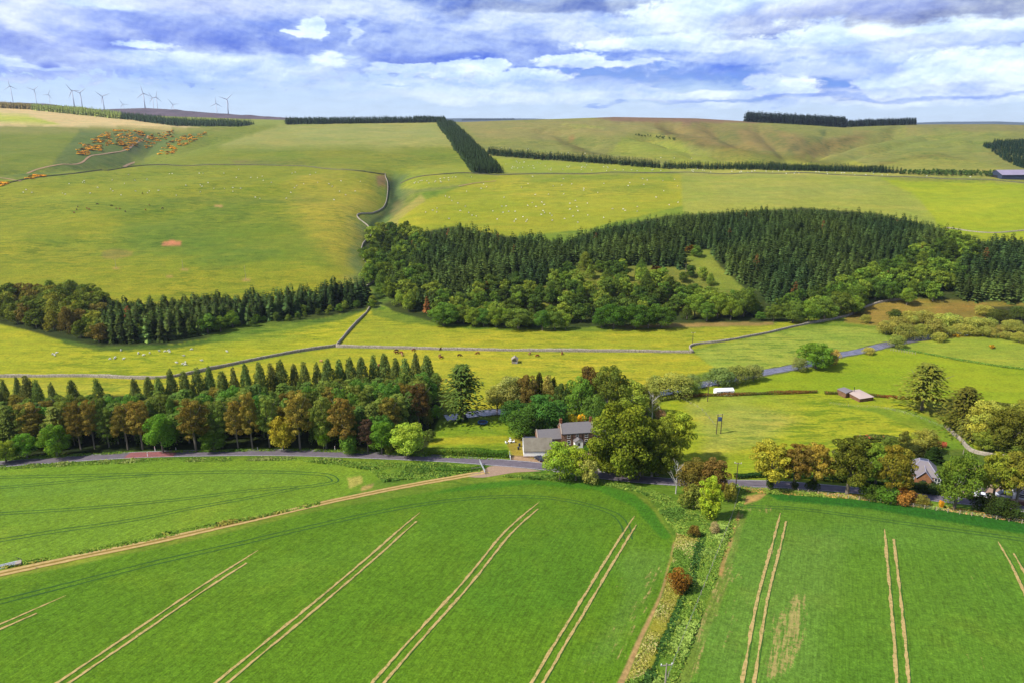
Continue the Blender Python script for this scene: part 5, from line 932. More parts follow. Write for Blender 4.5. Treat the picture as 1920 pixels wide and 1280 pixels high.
tufts([([(560, 863), (820, 868), (903, 873), (900, 884), (860, 886), (720, 903), (690, 880)], 9000, GN, .55), ([(760, 872), (880, 874), (900, 882), (820, 896), (740, 900)], 1300, DK+GN, .6), ([(0, 872), (250, 860), (540, 856), (640, 860), (640, 864), (540, 862), (250, 867), (0, 880)], 7000, GN+[(140, 150, 80)], .45),
       ([(940, 893), (1000, 886), (1120, 898), (1220, 915), (1262, 935), (1230, 935), (1190, 920), (1120, 906), (1000, 898)], 9000, GN, .5), ([(0, 857), (250, 846), (540, 841), (640, 843), (800, 851), (950, 858), (930, 862), (800, 856), (640, 848), (540, 845), (250, 849), (0, 864)], 7000, GN, .45),
       ([(300, 1000), (470, 968), (600, 940), (600, 946), (470, 974), (300, 1010), (60, 1056), (0, 1066), (0, 1058), (160, 1030)], 5000, GN+YL[:1], .5), ([(1390, 913), (1600, 926), (1780, 950), (1930, 972), (1930, 982), (1780, 958), (1600, 935), (1400, 922)], 7000, [(182, 140, 80), (150, 142, 66), (120, 140, 56)], .45)], .5, 2, 'rough verge grass beside the road and the farm track', 'verge_grass')
# ------------------------------------------------------------------ buildings
def frame(pl, pr_):
    a, b_ = U(*pl), U(*pr_); d = b_-a; L = math.hypot(d[0], d[1]); return a, math.atan2(d[1], d[0]), L
M_rub = simple('rubble_sandstone', gc(204, 158, 130), .95, .45, 1.1, bump=.3, c2=gc(140, 104, 84)); M_slate = simple('slate', gc(136, 131, 136), .7, .22, .9, stretch=(1, 1, 3), c2=gc(156, 150, 146))
M_moss = simple('mossy_roof', gc(158, 150, 132), .9, .3, .45, c2=gc(138, 128, 110)); M_wh = simple('white_render', (.80, .79, .75), .9, .08, 1.2); M_whp = simple('white_paint', (.7, .7, .68), .6, .05, 2)
M_glass = simple('window_glass', (.035, .04, .05), .12, .3, 2, spec=.7); M_cope = simple('pale_stone', gc(206, 190, 172), .9, .15, 2); M_pot = simple('terracotta', gc(190, 120, 84), .9, .2, 3)
M_sl2 = simple('purple_slate', gc(150, 140, 158), .75, .2, .6, c2=gc(176, 166, 150)); M_slD = simple('blue_slate', gc(88, 96, 122), .6, .15, 1); M_brick = simple('warm_brick', gc(196, 140, 96), .95, .22, 2, c2=gc(168, 112, 76)); M_lead = simple('ridge_tile', gc(208, 204, 226), .7, .1, 2)
M_met = simple('galvanised_metal', (.42, .43, .44), .5, .15, 2, metal=.3); M_blk = simple('black_plastic', (.02, .02, .022), .6, .3, 2); M_red = simple('tail_lamp', (.5, .02, .015), .3, .1, 2); M_tyre = simple('rubber', (.025, .025, .025), .9, .2, 4)
def win(root, x, z, w, h, y, nm='window', fm=None, dx=1, mull=True, side='y'):
    """pane set in the front wall at y, with its frame as sub-part"""
    p = MB().box(x-w/2, x+w/2, y-.03, y+.05, z, z+h).build(nm, M_glass, root)
    f = MB()
    f.box(x-w/2-.12, x-w/2, y-.07, y+.05, z-.1, z+h+.1).box(x+w/2, x+w/2+.12, y-.07, y+.05, z-.1, z+h+.1).box(x-w/2, x+w/2, y-.07, y+.05, z+h, z+h+.12).box(x-w/2-.16, x+w/2+.16, y-.14, y+.05, z-.2, z-.1)
    if mull: f.box(x-w/2, x+w/2, y-.055, y-.03, z+h*.5-.035, z+h*.5+.035)
    for k in range(1, dx): f.box(x-w/2+w*k/dx-.06, x-w/2+w*k/dx+.06, y-.06, y-.03, z, z+h)
    f.build('frame', fm or M_whp, p); return p
def gable(root, x0, x1, y0, y1, h, rh, wm, rm, over=.22, wn='wall', rn='roof', eo=.12, base=-1.2):
    ym = (y0+y1)/2; MB().prism([(y0, base), (y1, base), (y1, h), (ym, h+rh), (y0, h)], 'x', x0, x1).build(wn, wm, root)
    k = rh/(ym-y0); t = .16
    poly = [(y0-over, h-over*k+.03), (ym, h+rh+.03), (y1+over, h-over*k+.03), (y1+over, h-over*k+.03+t), (ym, h+rh+.03+t), (y0-over, h-over*k+.03+t)]
    return MB().prism(poly, 'x', x0-eo, x1+eo).build(rn, rm, root)
def chimney(root, x, y, z, w=.9, d=.6, h=1.5, n=2, mat=None, par=None):
    c = MB().box(x-w/2, x+w/2, y-d/2, y+d/2, z-1.2, z+h).box(x-w/2-.07, x+w/2+.07, y-d/2-.07, y+d/2+.07, z+h, z+h+.14).build('chimney', mat or M_cope, par or root)
    m = MB()
    for k in range(n): m.tube([(x-w/4+k*w/2, y, z+h+.14), (x-w/4+k*w/2, y, z+h+.62)], .13, 8)
    m.build('chimney_pot', M_pot, c) if not par else None
# farmhouse
a, rz, L = frame((1052.8, 836.5), (1111.8, 833.2)); fh = empty('farmhouse', tuple(a), rz); tag(fh, 'two-storey pink stone farmhouse with slate roof, white porch and a long low wing', 'house')
D_ = 6.6; eh, rh = 5.0, 2.7
rf = gable(fh, 0, L, 0, D_, eh, rh, M_rub, M_slate, eo=.0)
for xx in (.0, L): # pale skews over the gables
    k = rh/(D_/2); MB().prism([(-.25, eh-.25*k+.2), (D_/2, eh+rh+.2), (D_+.25, eh-.25*k+.2), (D_+.25, eh-.25*k+.42), (D_/2, eh+rh+.42), (-.25, eh-.25*k+.42)], 'x', xx-.22, xx+.22).build('gable_coping', M_cope, fh)
chimney(fh, .25, D_/2, eh+rh, mat=M_pot); chimney(fh, L-.35, D_/2, eh+rh, mat=M_pot)
for x in (L*.225, L*.78): win(fh, x, 3.25, .95, 1.35, 0); win(fh, x, .75, .95, 1.45, 0)
win(fh, L*.49, 3.6, .8, .85, 0)
MB().box(L*.33-.06, L*.33+.06, -.14, -.02, .1, eh-.1).build('drainpipe', M_blk, fh); MB().box(L*.65-.06, L*.65+.06, -.14, -.02, .1, eh-.1).build('drainpipe', M_blk, fh)
MB().box(-.2, L+.2, -.42, -.27, eh-.28, eh-.13).build('gutter', M_blk, fh)
px0 = L*.38
po = MB().prism([(px0, -1), (px0+3.0, -1), (px0+3.0, 2.3), (px0+1.5, 3.3), (px0, 2.3)], 'y', -2.2, -.003).build('porch', M_wh, fh)
MB().prism([(px0-.25, 2.22), (px0+1.5, 3.42), (px0+3.25, 2.22), (px0+3.25, 2.36), (px0+1.5, 3.56), (px0-.25, 2.36)], 'y', -2.45, -.01).build('porch_roof', M_slate, po); p = MB().box(px0+1.1, px0+1.9, -2.23, -2.19, .9, 2.0).build('porch_window', M_glass, po)
# wing
wl = 8.7; gable(fh, -wl, -.005, .35, 6.3, 3.15, 2.5, M_rub, M_slate, wn='wing_wall', rn='wing_roof', eo=0)
k = 2.5/2.97; MB().prism([(.1, 3.15-.25*k+.2), (3.33, 5.85), (6.55, 3.15-.25*k+.2), (6.55, 3.15-.25*k+.4), (3.33, 6.05), (.1, 3.15-.25*k+.4)], 'x', -wl-.2, -wl+.2).build('gable_coping', M_cope, fh)
win(fh, -3.4, .8, 1.7, 1.5, .35, dx=3); win(fh, -6.2, 1.0, .9, 1.2, .35)
# right-hand extension
gable(fh, L+.005, L+5.2, 1.2, 6.0, 3.9, 1.5, M_rub, M_slate, wn='extension_wall', rn='extension_roof', eo=0); win(fh, L+1.3, 2.5, .9, 1.0, 1.2); win(fh, L+3.2, .7, .9, 1.3, 1.2)
# white outbuilding in front
a, rz, L2 = frame((982, 856.3), (1036, 856.0)); ob = empty('outbuilding', tuple(a), rz); tag(ob, 'low white-walled outbuilding with a mossy grey roof beside the road', 'outbuilding')
gable(ob, 0, L2, 0, 8.2, 2.25, 3.1, M_wh, M_moss, eo=.05); MB().box(-.04, L2+.04, -.05, .1, -1, .35).build('plinth', M_rub, ob); MB().prism([(-.25, 2.05), (4.1, 5.55), (8.45, 2.05), (8.45, 2.2), (4.1, 5.72), (-.25, 2.2)], 'x', -.16, -.06).build('barge_board', M_whp, ob)
a = U(985, 838); sh = empty('shed', tuple(a), rz); tag(sh, 'dark flat-roofed shed squeezed behind the white outbuilding', 'shed'); MB().box(0, 3.8, 0, 3, -.5, 2.6).build('wall', M_rub, sh); MB().box(-.2, 4.0, -.2, 3.2, 2.6, 2.8).build('roof', M_slD, sh); MB().box(1.3, 2.3, -.04, .02, 0, 2.0).build('door', M_darkwood, sh)
# cottage on the right
a, rz, L3 = frame((1701, 901.5), (1757, 908.5)); ct = empty('cottage', tuple(a), rz); tag(ct, 'brick cottage with a steep purple slate hipped roof and a small front gable', 'house')
E3, R3, D3 = 2.9, 3.5, 8.5
MB().box(0, L3, 0, D3, -1.2, E3).build('wall', M_brick, ct)
V = [(-.3, -.3, E3), (L3+.3, -.3, E3), (L3+.3, D3+.3, E3), (-.3, D3+.3, E3), (2.9, 3.5, E3+R3), (L3-2.9, 3.5, E3+R3), (L3-2.9, 5.2, E3+R3), (2.9, 5.2, E3+R3)]
r_ = MB().add([(x, y, z+.01) for x, y, z in V], [(0, 1, 5, 4), (1, 2, 6, 5), (2, 3, 7, 6), (3, 0, 4, 7), (4, 5, 6, 7), (3, 2, 1, 0)]).build('roof', M_sl2, ct)
t = MB()
for i, j in ((0, 4), (1, 5), (2, 6), (3, 7), (4, 5), (5, 6), (6, 7), (7, 4)): t.tube([np.array(V[i])+(0, 0, .06), np.array(V[j])+(0, 0, .06)], .11, 6)
t.build('ridge_tiles', M_lead, r_); MB().box(3.0, L3-3.0, 3.6, 5.1, E3+R3+.02, E3+R3+.2).build('flat_top', M_slD, r_)
g0, g1 = 2.3, 6.2; gm_ = (g0+g1)/2
gw = MB().prism([(g0, -1.2), (g1, -1.2), (g1, 2.7), (gm_, 4.9), (g0, 2.7)], 'y', -1.6, .4).build('gable_wall', M_brick, ct)
MB().prism([(g0-.35, 2.45), (gm_, 5.15), (g1+.35, 2.45), (g1+.35, 2.6), (gm_, 5.32), (g0-.35, 2.6)], 'y', -1.9, 2.6).build('gable_roof', M_sl2, ct)
t = MB(); t.tube([(gm_, -1.9, 5.35), (gm_, 2.6, 5.35)], .1, 6).tube([(g0-.35, -1.92, 2.55), (gm_, -1.92, 5.25)], .09, 6).tube([(gm_, -1.92, 5.25), (g1+.35, -1.92, 2.55)], .09, 6); t.build('barge_board', M_lead, ct)
win(ct, gm_, .9, 1.1, 1.25, -1.6, fm=M_brick); win(ct, 8.0, .6, 1.6, 2.0, 0, dx=2); win(ct, 1.2, .8, .9, 1.2, 0)
# garage beyond the cottage
a, rz, L4 = frame((1803, 921), (1838, 925)); gg = empty('garage', tuple(a), rz); tag(gg, 'white garage with a purple-grey slate roof between two trees', 'garage'); gable(gg, 0, L4, 0, 7.5, 2.2, 2.5, M_wh, M_sl2, eo=.1); MB().box(1, 3.8, -.05, .02, 0, 2.0).build('garage_door', M_whp, gg)
a, rz, L5 = frame((1898, 934), (1950, 941)); gg = empty('bungalow', tuple(a), rz); tag(gg, 'white low building half hidden by the last roadside tree', 'building'); gable(gg, 0, L5, 0, 6, 2.4, 1.6, M_wh, M_sl2, eo=.1); win(gg, 2, .9, 1.2, 1.1, 0); win(gg, 5.4, .9, 1.2, 1.1, 0)
# white cabin by the stream
a, rz, L6 = frame((1343, 741), (1376, 740)); cb = empty('cabin', tuple(a), rz); tag(cb, 'small white cabin with dark windows by the riverside willows', 'cabin')
gable(cb, 0, L6, 0, 3.6, 1.9, .8, M_wh, M_whp, over=.1, eo=.1, base=-.6)
for x in (L6*.3, L6*.75): MB().box(x-.35, x+.35, -.03, .03, .15, 1.6).build('door', M_glass, cb)
MB().box(L6*.52-.5, L6*.52+.5, -.03, .03, .9, 1.4).build('window', M_glass, cb)
# stone hut in the meadow
a, rz, L7 = frame((959.5, 681.5), (971, 681.5)); ht = empty('stone_hut', tuple(a), rz); tag(ht, 'tiny grey stone hut alone in the cow meadow', 'hut')
MB().prism([(0, -.4), (L7, -.4), (L7, 2.0), (L7/2, 3.2), (0, 2.0)], 'y', 0, 3.4).build('wall', M_cope, ht); MB().prism([(-.2, 1.95), (L7/2, 3.3), (L7+.2, 1.95), (L7+.2, 2.1), (L7/2, 3.45), (-.2, 2.1)], 'y', -.25, 3.6).build('roof', M_stone, ht); MB().prism([(L7*.2, 1.2), (L7*.8, 1.2), (L7*.8, 1.9), (L7/2, 2.6), (L7*.2, 1.9)], 'y', -.03, .02).build('opening', M_glass, ht); MB().box(L7*.62, L7*.9, -.04, .02, .0, .9).build('hatch', M_lead, ht)
# low log building with a pale roof
def quadblock(name, pts, hw, wm, rm, parent, rise=.35, over=.35, rn='roof', wn='wall'):
    g = unproj([p[0] for p in pts], [p[1] for p in pts]); o = np.array(parent.location); zb = g[:, 2].min()-.4; c = g.mean(0); zt = g[:, 2].max()+hw
    W = [(*(q[:2]-o[:2]), zb-o[2]) for q in g]+[(*(q[:2]-o[:2]), zt-o[2]) for q in g]
    MB().add(W, [(0, 1, 2, 3), (7, 6, 5, 4)]+[(i, (i+1) % 4, (i+1) % 4+4, i+4) for i in range(4)]).build(wn, wm, parent)
    R_ = []
    for dz in (.02, .16):
        for q in g: v = (q-c)[:2]; v = c[:2]+v*(1+over/np.linalg.norm(v)); R_.append((*(v-o[:2]), zt+dz-o[2]))
    R_.append((*(c[:2]-o[:2]), zt+rise+.16-o[2]))
    MB().add(R_, [(3, 2, 1, 0), (0, 1, 5, 4), (1, 2, 6, 5), (2, 3, 7, 6), (3, 0, 4, 7), (4, 5, 8), (5, 6, 8), (6, 7, 8), (7, 4, 8)]).build(rn, rm, parent)
M_logs = simple('log_wall', gc(176, 134, 96), .9, .4, 1.4, stretch=(.4, .4, 3), c2=gc(112, 72, 52)); M_pink = simple('pale_sheeting', gc(240, 214, 198), .8, .06, .6)
lo = empty('log_building', tuple(U(1600, 745))); tag(lo, 'low log building with a broad pale pinkish roof in the right meadow', 'building')
quadblock('a', [(1585, 740.5), (1611.5, 753.5), (1637, 750), (1610, 737.5)], 1.5, M_logs, M_pink, lo); quadblock('b', [(1568.5, 738.5), (1585, 746), (1597, 741), (1581.5, 735.5)], 2.2, M_logs, M_sl2, lo, rn='lean_to_roof', wn='lean_to_wall', rise=.2, over=.15)
MB().tube([(1.2, 2.5, .5), (1.2, 2.5, 4.2)], .14, 8).build('stove_pipe', M_blk, lo)
# far grey barn
a, rz, L8 = frame((1878, 336.5), (1990, 338)); fb = empty('farm_barn', tuple(a), rz); tag(fb, 'long dark barn with a pale grey roof at the far right edge', 'barn'); M_navy = simple('navy_cladding', gc(72, 84, 110), .8, .15, .3); M_roofp = simple('fibre_cement', gc(190, 178, 204), .8, .1, .1)
gable(fb, 0, L8, 0, 22, 5.2, 5.5, M_navy, M_roofp, over=.5, eo=.5, base=-3); MB().box(-.3, -.02, 7, 15, 0, 4.4).build('doorway', M_blk, fb)
# black hide by the willows
a = U(1811, 629); hd = empty('bird_hide', tuple(a)); tag(hd, 'small black box-like hide with a pale base beside the willows', 'hide'); MB().box(-.8, .8, 0, 1.6, .5, 3.2).build('box', M_blk, hd); MB().box(-.7, 1.2, -.1, 1.5, -.3, .5).build('base', M_whp, hd)
# ------------------------------------------------------------------ poles, gates, fences, garden things
def pole(px, base, top, label, arm=True, mat=None, r=.14, arms=1):
    g = U(px, base); h = hfor(g, top); o = empty('utility_pole', tuple(g), rnd.uniform(-.3, .3)); tag(o, label, 'utility pole'); MB().tube([(0, 0, -.4), (0, 0, h)], [r*1.2, r*.8], 8).build('pole', mat or M_darkwood, o)
    if arm:
        for q in range(arms):
            z = h-.35-1.5*q; c = MB().box(-1.05, 1.05, -.07, .07, z-.07, z+.07).build('crossarm', M_cope, o); m = MB()
            for x in (-.95, 0, .95): m.tube([(x, 0, z+.07), (x, 0, z+.34)], [.07, .11], 7)
            m.build('insulators', M_whp, c)
    return o
pole(1326.5, 752, 715.5, 'brown utility pole with double white crossarm by the white cabin', arms=2); pole(1379, 916, 866, 'dark utility pole with a white-tipped crossarm at the bend of the road'); pole(1298, 647, 623, 'thin utility pole at the meadow wall corner'); pole(1246, 1296, 1243, 'pale utility pole with crossarm at the bottom of the ditch strip', mat=M_cope)
for x, b_, t, l in [(343.5, 506, 487, 'pale bare pole on the left hill, middle one of three'), (461, 525, 498, 'pale bare pole on the left hill, right one of three'), (218, 503, 486, 'pale bare pole on the left hill, left one of three'), (1285, 518, 495, 'pale bare pole in the clearing of the big wood'), (1803, 864, 842, 'pale pole in the bright field behind the cottage'), (1118, 792, 774, 'short pole behind the farmhouse extension'), (1610, 830, 814, 'thin pole behind the golden roadside trees')]: pole(x, b_, t, l, False, M_cope, .11)
g_ = U(1343, 813); h_ = hfor(g_, 776); w_ = 8.6*depth(g_)/F; tf = empty('pole_transformer', tuple(g_), .15); tag(tf, 'blue-grey transformer held between two dark poles in the field', 'transformer')
for x in (0, w_): MB().tube([(x, 0, -.4), (x, 0, h_)], [.17, .13], 8).build('pole', M_darkwood, tf)
MB().box(-.5, w_+.5, -.08, .08, h_-.3, h_-.12).build('crossbar', M_cope, tf); MB().box(w_*.22, w_*.86, -.45, .45, h_-2.7, h_-1.3).box(-.1, w_+.1, -.1, .1, h_-2.85, h_-2.7).build('transformer_box', simple('blue_grey_paint', gc(96, 116, 168), .5, .1, 2), tf)
for i, (x, b_) in enumerate([(1199.5, 893), (1222, 893.5)]):
    g_ = U(x, b_); o = empty('gatepost', tuple(g_), .1); tag(o, ['pale stone gatepost, left of two under the great beech', 'pale stone gatepost, right of two under the great beech'][i], 'gatepost', 'gateposts at the road'); MB().box(-.32, .32, -.32, .32, -.3, 1.6).build('post', M_cope, o); MB().box(-.42, .42, -.42, .42, 1.6, 1.8).build('cap', M_cope, o)
def gate(p0, p1, label, h=1.1, mat=None):
    a, rz, L = frame(p0, p1); o = empty('field_gate', tuple(a), rz); tag(o, label, 'gate')
    for x in (0, L): MB().box(x-.09, x+.09, -.09, .09, -.3, h+.25).build('post', mat or M_wood, o)
    m = MB()
    for z in (.25, .45, .67, .92, h+.1): m.box(.1, L-.1, -.03, .03, z-.045, z+.045)
    m.build('bars', mat or M_met, o); MB().tube([(.1, .05, .25), (L-.1, .05, h+.05)], .035, 5).build('brace', mat or M_met, o)
gate((910, 888), (899, 870), 'open metal field gate at the mouth of the farm track'); gate((885, 882), (901, 880.5), 'short pale gate beside the open field gate', .9, M_cope); gate((957, 862), (955.5, 853.5), 'white gate standing open at the farmyard entrance', 1.1, M_whp); gate((1823, 951), (1838, 953.5), 'wooden field gate in the fence below the garage', 1.0, M_wood)
M_tramp = simple('trampoline_mat', (.03, .035, .05), .8, .2, 3); g_ = U(905, 794.5); tr = empty('trampoline', tuple(g_)); tag(tr, 'round dark trampoline with a blue rim on the lawn', 'trampoline')
n = 28; V = []; Fq = []
for r_, z in ((0, .88), (1.65, .9)): V += [(r_*math.cos(6.2832*k/n), r_*math.sin(6.2832*k/n), z) for k in range(n)]
MB().add(V, [tuple(range(n, 2*n))]).build('mat', M_tramp, tr)
MB().tube([(1.82*math.cos(6.2832*k/n), 1.82*math.sin(6.2832*k/n), .92) for k in range(n+1)], .17, 6, False).build('rim_pad', simple('blue_pad', gc(60, 120, 190), .6, .1, 2), tr)
for k in range(6): MB().tube([(1.8*math.cos(k*1.047), 1.8*math.sin(k*1.047), 0), (1.8*math.cos(k*1.047), 1.8*math.sin(k*1.047), .9)], .035, 5).build('leg', M_met, tr)
def chair(px, row, rz, l):
    o = empty('garden_chair', tuple(U(px, row)), rz); tag(o, l, 'chair', 'garden furniture'); MB().box(-.35, .35, -.35, .35, .4, .47).build('seat', M_whp, o); MB().box(-.35, .35, .3, .37, .47, 1.1).build('backrest', M_whp, o)
    for x in (-.3, .3):
        for y in (-.3, .3): MB().box(x-.04, x+.04, y-.04, y+.04, 0, .4).build('leg', M_whp, o)
chair(949.5, 831, 2.2, 'white garden chair at the left of the white table'); chair(957, 825, .4, 'white garden chair behind the white table'); chair(962.5, 829, -1.3, 'white garden chair right of the white table')
o = empty('garden_table', tuple(U(956, 829.5))); tag(o, 'round white garden table on the lawn corner by the outbuilding', 'table'); MB().tube([(0, 0, .7), (0, 0, .76)], .65, 16).build('tabletop', M_whp, o); MB().tube([(0, 0, 0), (0, 0, .7)], [.25, .06], 8).build('stem', M_whp, o)
for i, (x, b_) in enumerate([(277, 855), (291, 845), (483, 842), (530, 843), (628, 844), (771, 850), (330, 843)]):
    o = empty('marker_post', tuple(U(x, b_))); tag(o, 'thin white marker post, '+ORD(i)+' listed along the wood road verge' if False else ['tall white marker post beside the red road patch', 'thin grey post just behind the red road patch', 'white post right of the dark gap in the wood', 'short white post below the golden-olive tree', 'tall white post below the rust-brown pine', 'short white post under the rounded maple', 'short white post right of the red road patch'][i], 'post', 'white verge posts')
    hh_ = [1.6, 1.8, .9, .9, 1.7, .9, 1.0][i]; MB().box(-.09, .09, -.06, .06, -.2, hh_).build('post', M_whp, o); MB().box(-.095, .095, -.07, .07, hh_*.72, hh_*.84).build('reflector', M_red, o)
def fence(pts, label, sp_=2.7, h=1.15, mat=None, wires=3, name='wire_fence', thick=.06):
    L = pixline(pts, sp_)[:99]; Z = height(L[:, 0], L[:, 1]); o = empty(name, (L[0][0], L[0][1], Z[0])); tag(o, label, 'fence'); c = np.array(o.location)
    pm = MB().box(-thick, thick, -thick, thick, -.3, h).build('post', mat or M_wood, o); p0 = pm
    for k in range(1, len(L)): q = p0.copy(); C.objects.link(q); q.location = (L[k][0]-c[0], L[k][1]-c[1], Z[k]-c[2]); q.rotation_euler = (rnd.uniform(-.05, .05), rnd.uniform(-.05, .05), rnd.uniform(0, 1.5))
    for w in range(wires):
        z = h*(.35+.3*w); MB().tube([(L[k][0]-c[0], L[k][1]-c[1], Z[k]-c[2]+z) for k in range(len(L))], .007, 4).build('wire', M_met, o)
M_postp = simple('pale_post', gc(214, 196, 170), .9, .2, 2)
fence([(1408, 917), (1500, 922), (1600, 935), (1700, 948), (1800, 963), (1940, 984)], 'post and wire fence along the top of the right-hand crop', mat=M_postp, thick=.08)
fence([(1388, 914), (1366, 985), (1338, 1055), (1306, 1135), (1280, 1200), (1244, 1292)], 'wire fence running down the ditch strip beside the right-hand crop', mat=M_wood, sp_=3.4, thick=.05)
fence([(1556, 757), (1600, 762), (1650, 765), (1700, 776), (1772, 803)], 'thin pale fence from the log building to the curved wall', 3.4, 1.0, thick=.045)
fence([(1870, 866), (1940, 870)], 'short fence under the tree clump at the right edge', mat=M_postp, thick=.09)
fence([(1670, 657), (1716, 664)], 'short timber rail fence at the end of the open river', 1.2, 1.3, M_postp, 4, 'rail_fence', .08)
fence([(1342, 800), (1310, 765), (1270, 745)], 'faint wire fence crossing the field left of the transformer', 4, 1.0)
wall([(1811, 934), (1860, 939.5), (1945, 951)], 1.2, .35, 'reddish brick roadside wall below the white car', 'brick_wall', simple('red_brown_brick', gc(150, 104, 88), .95, .2, 3), 1.0, 50, group=None)
# long pale hurdles lying by the track
st = empty('hurdle_stack', tuple(U(8, 1062)), .0); d_ = U(38, 1056)-U(8, 1062); st.rotation_euler = (0, 0, math.atan2(d_[1], d_[0])); tag(st, 'pale stack of metal hurdles lying by the farm track at the left edge', 'hurdles'); Lh = math.hypot(d_[0], d_[1])
for k in range(4): MB().box(-6, Lh-.6, -.75+k*.42, -.45+k*.42, .1+.07*k, .2+.07*k).build('hurdle', M_met, st)
MB().box(Lh-.9, Lh+.3, -.8, .8, .0, .4).build('end_block', M_cope, st)
# ------------------------------------------------------------------ vehicles
def car(px, row, rz, col, label, cat='car', van=False, L=4.3, W=1.78):
    o = empty('parked_car' if not van else 'parked_van', tuple(U(px, row)), rz); tag(o, label, cat); pm = simple('car_paint', col, .25, .05, 2, spec=.6); y = W/2
    pf = [(-L/2, .35), (-L/2, .82), (-L/2+.12, .92), (-L*.22, .98), (L*.28, .95), (L/2-.08, .76), (L/2, .38), (L*.3, .26), (-L*.3, .26)] if not van else [(-L/2, .35), (-L/2, 1.0), (L/2-.7, 1.05), (L/2-.05, .9), (L/2, .38), (L*.3, .28), (-L*.3, .28)]
    b_ = MB().prism(pf, 'y', -y, y).build('body', pm, o)
    cf = [(-L/2+.18, .925), (-L*.36, 1.36), (-L*.05, 1.45), (L*.1, 1.42), (L*.27, .955)] if not van else [(-L/2+.02, 1.01), (-L/2+.08, 1.95), (L*.16, 1.98), (L*.36, 1.03)]
    MB().prism(cf, 'y', -y+.13, y-.13).build('windows', M_glass, o)
    rf_ = [(cf[1][0]+.03, cf[1][1]-.03), (cf[2][0], cf[2][1]+.035), (cf[-2][0], cf[-2][1]+.02), (cf[-2][0]-.1, cf[-2][1]-.03)]; MB().prism(rf_, 'y', -y+.11, y-.11).build('roof', pm, o)
    for x in (-L*.31, L*.31):
        for s in (-1, 1):
            t = MB().tube([(x, s*(y-.2), .33), (x, s*(y+.01), .33)], .33, 16).build('tyre', M_tyre, o); MB().tube([(x, s*(y+.012), .33), (x, s*(y+.03), .33)], .2, 12).build('rim', M_met, t)
    for s in (-1, 1): MB().box(-L/2-.02, -L/2+.1, s*(y-.2)-.16, s*(y-.2)+.16, .6, .8).build('tail_light', M_red, o); MB().box(L/2-.12, L/2+.01, s*(y-.26)-.18, s*(y-.26)+.18, .56, .72).build('headlight', M_whp, o)
    MB().box(-L/2-.025, -L/2, -.26, .26, .5, .62).build('number_plate', M_whp, b_)
car(1011, 861.5, R(122), (.012, .016, .03), 'dark blue-black car parked in front of the white outbuilding'); car(1841, 932, R(150), (.75, .76, .8), 'white car parked nose-out beyond the roadside tree'); car(1882, 931, R(170), (.4, .4, .44), 'grey van parked right of the white car', 'van', True, 4.8, 1.9)
for i, (x, b_) in enumerate([(972, 842), (974, 836)]):
    o = empty('wheelie_bin', tuple(U(x, b_)), .3); tag(o, ['dark wheelie bin at the outbuilding gable, nearer the road', 'dark wheelie bin at the outbuilding gable, farther from the road'][i], 'bin'); MB().prism([(-.25, 0), (.25, 0), (.32, 1.0), (-.32, 1.0)], 'y', -.3, .3).build('body', M_blk, o); MB().box(-.34, .34, -.36, .34, 1.0, 1.07).build('lid', M_navy, o)
# ------------------------------------------------------------------ animals
def skin(name, verts, edges, rad, mat, sub=1):
    me = bpy.data.meshes.new(name); me.from_pydata(verts, edges, []); o = bpy.data.objects.new(name, me); C.objects.link(o); md = o.modifiers.new('s', 'SKIN'); md.use_smooth_shade = True
    for k, r in enumerate(rad): me.skin_vertices[0].data[k].radius = (r, r) if not hasattr(r, '__len__') else r
    me.skin_vertices[0].data[0].use_root = True
    if sub: o.modifiers.new('u', 'SUBSURF').levels = sub
    dg = bpy.context.evaluated_depsgraph_get(); m2 = bpy.data.meshes.new_from_object(o.evaluated_get(dg)); m2.name = name; m2.materials.clear(); m2.materials.append(mat); bpy.data.objects.remove(o); return m2
M_wool = simple('fleece', (.62, .60, .52), 1, .12, 6); M_cow = simple('red_brown_hide', gc(168, 88, 42), .9, .3, 2, c2=gc(120, 60, 36)); M_cowd = simple('dark_brown_hide', gc(84, 48, 36), .9, .3, 2); M_cowp = simple('pale_tan_hide', gc(220, 170, 112), .9, .2, 2)
def quad(h, L, rb, rl, neckz, headx, graze):
    hx = L*.5
    v = [(0, 0, h*.68), (hx*.75, 0, h*.70), (-hx*.8, 0, h*.70), (hx*1.15, 0, h*(.78 if not graze else .62)), (hx*1.5, 0, h*(neckz if not graze else .28)), (hx*1.5+headx, 0, h*(neckz-.08 if not graze else .08))]
    e = [(0, 1), (0, 2), (1, 3), (3, 4), (4, 5)]; r = [rb, rb*.92, rb*.9, rb*.55, rb*.42, rb*.26]
    for sx, k in ((.72, 1), (-.78, 2)):
        for s in (-1, 1):
            b0 = len(v); v += [(hx*sx, s*rb*.55, h*.42), (hx*sx+(.03 if sx > 0 else -.05)*h, s*rb*.58, h*.22), (hx*sx, s*rb*.58, 0.02)]; e += [(k, b0), (b0, b0+1), (b0+1, b0+2)]; r += [rl*1.5, rl, rl*.8]
    b0 = len(v); v += [(-hx*1.08, 0, h*.66), (-hx*1.15, 0, h*.42)]; e += [(2, b0), (b0, b0+1)]; r += [rl*.7, rl*.5]; return v, e, r
SHEEP = [skin('sheep', *quad(.85, 1.05, .30, .055, .92, .22, gz), M_wool) for gz in (False, True)]
CQ = [quad(1.4, 1.75, .40, .085, .98, .36, gz) for gz in (False, True)]
COWS = [skin('cow', *CQ[i % 2], m) for i, m in ((0, M_cow), (1, M_cow), (1, M_cowd), (0, M_cowp))]
def animal(nm, me, x, y, s, label, cat, group):
    g_ = U(x, y); o = bpy.data.objects.new(nm, me); C.objects.link(o); o.location = tuple(g_); o.rotation_euler = (0, 0, rnd.uniform(0, 6.28)); o.scale = (s, s, s); tag(o, label, cat, group)
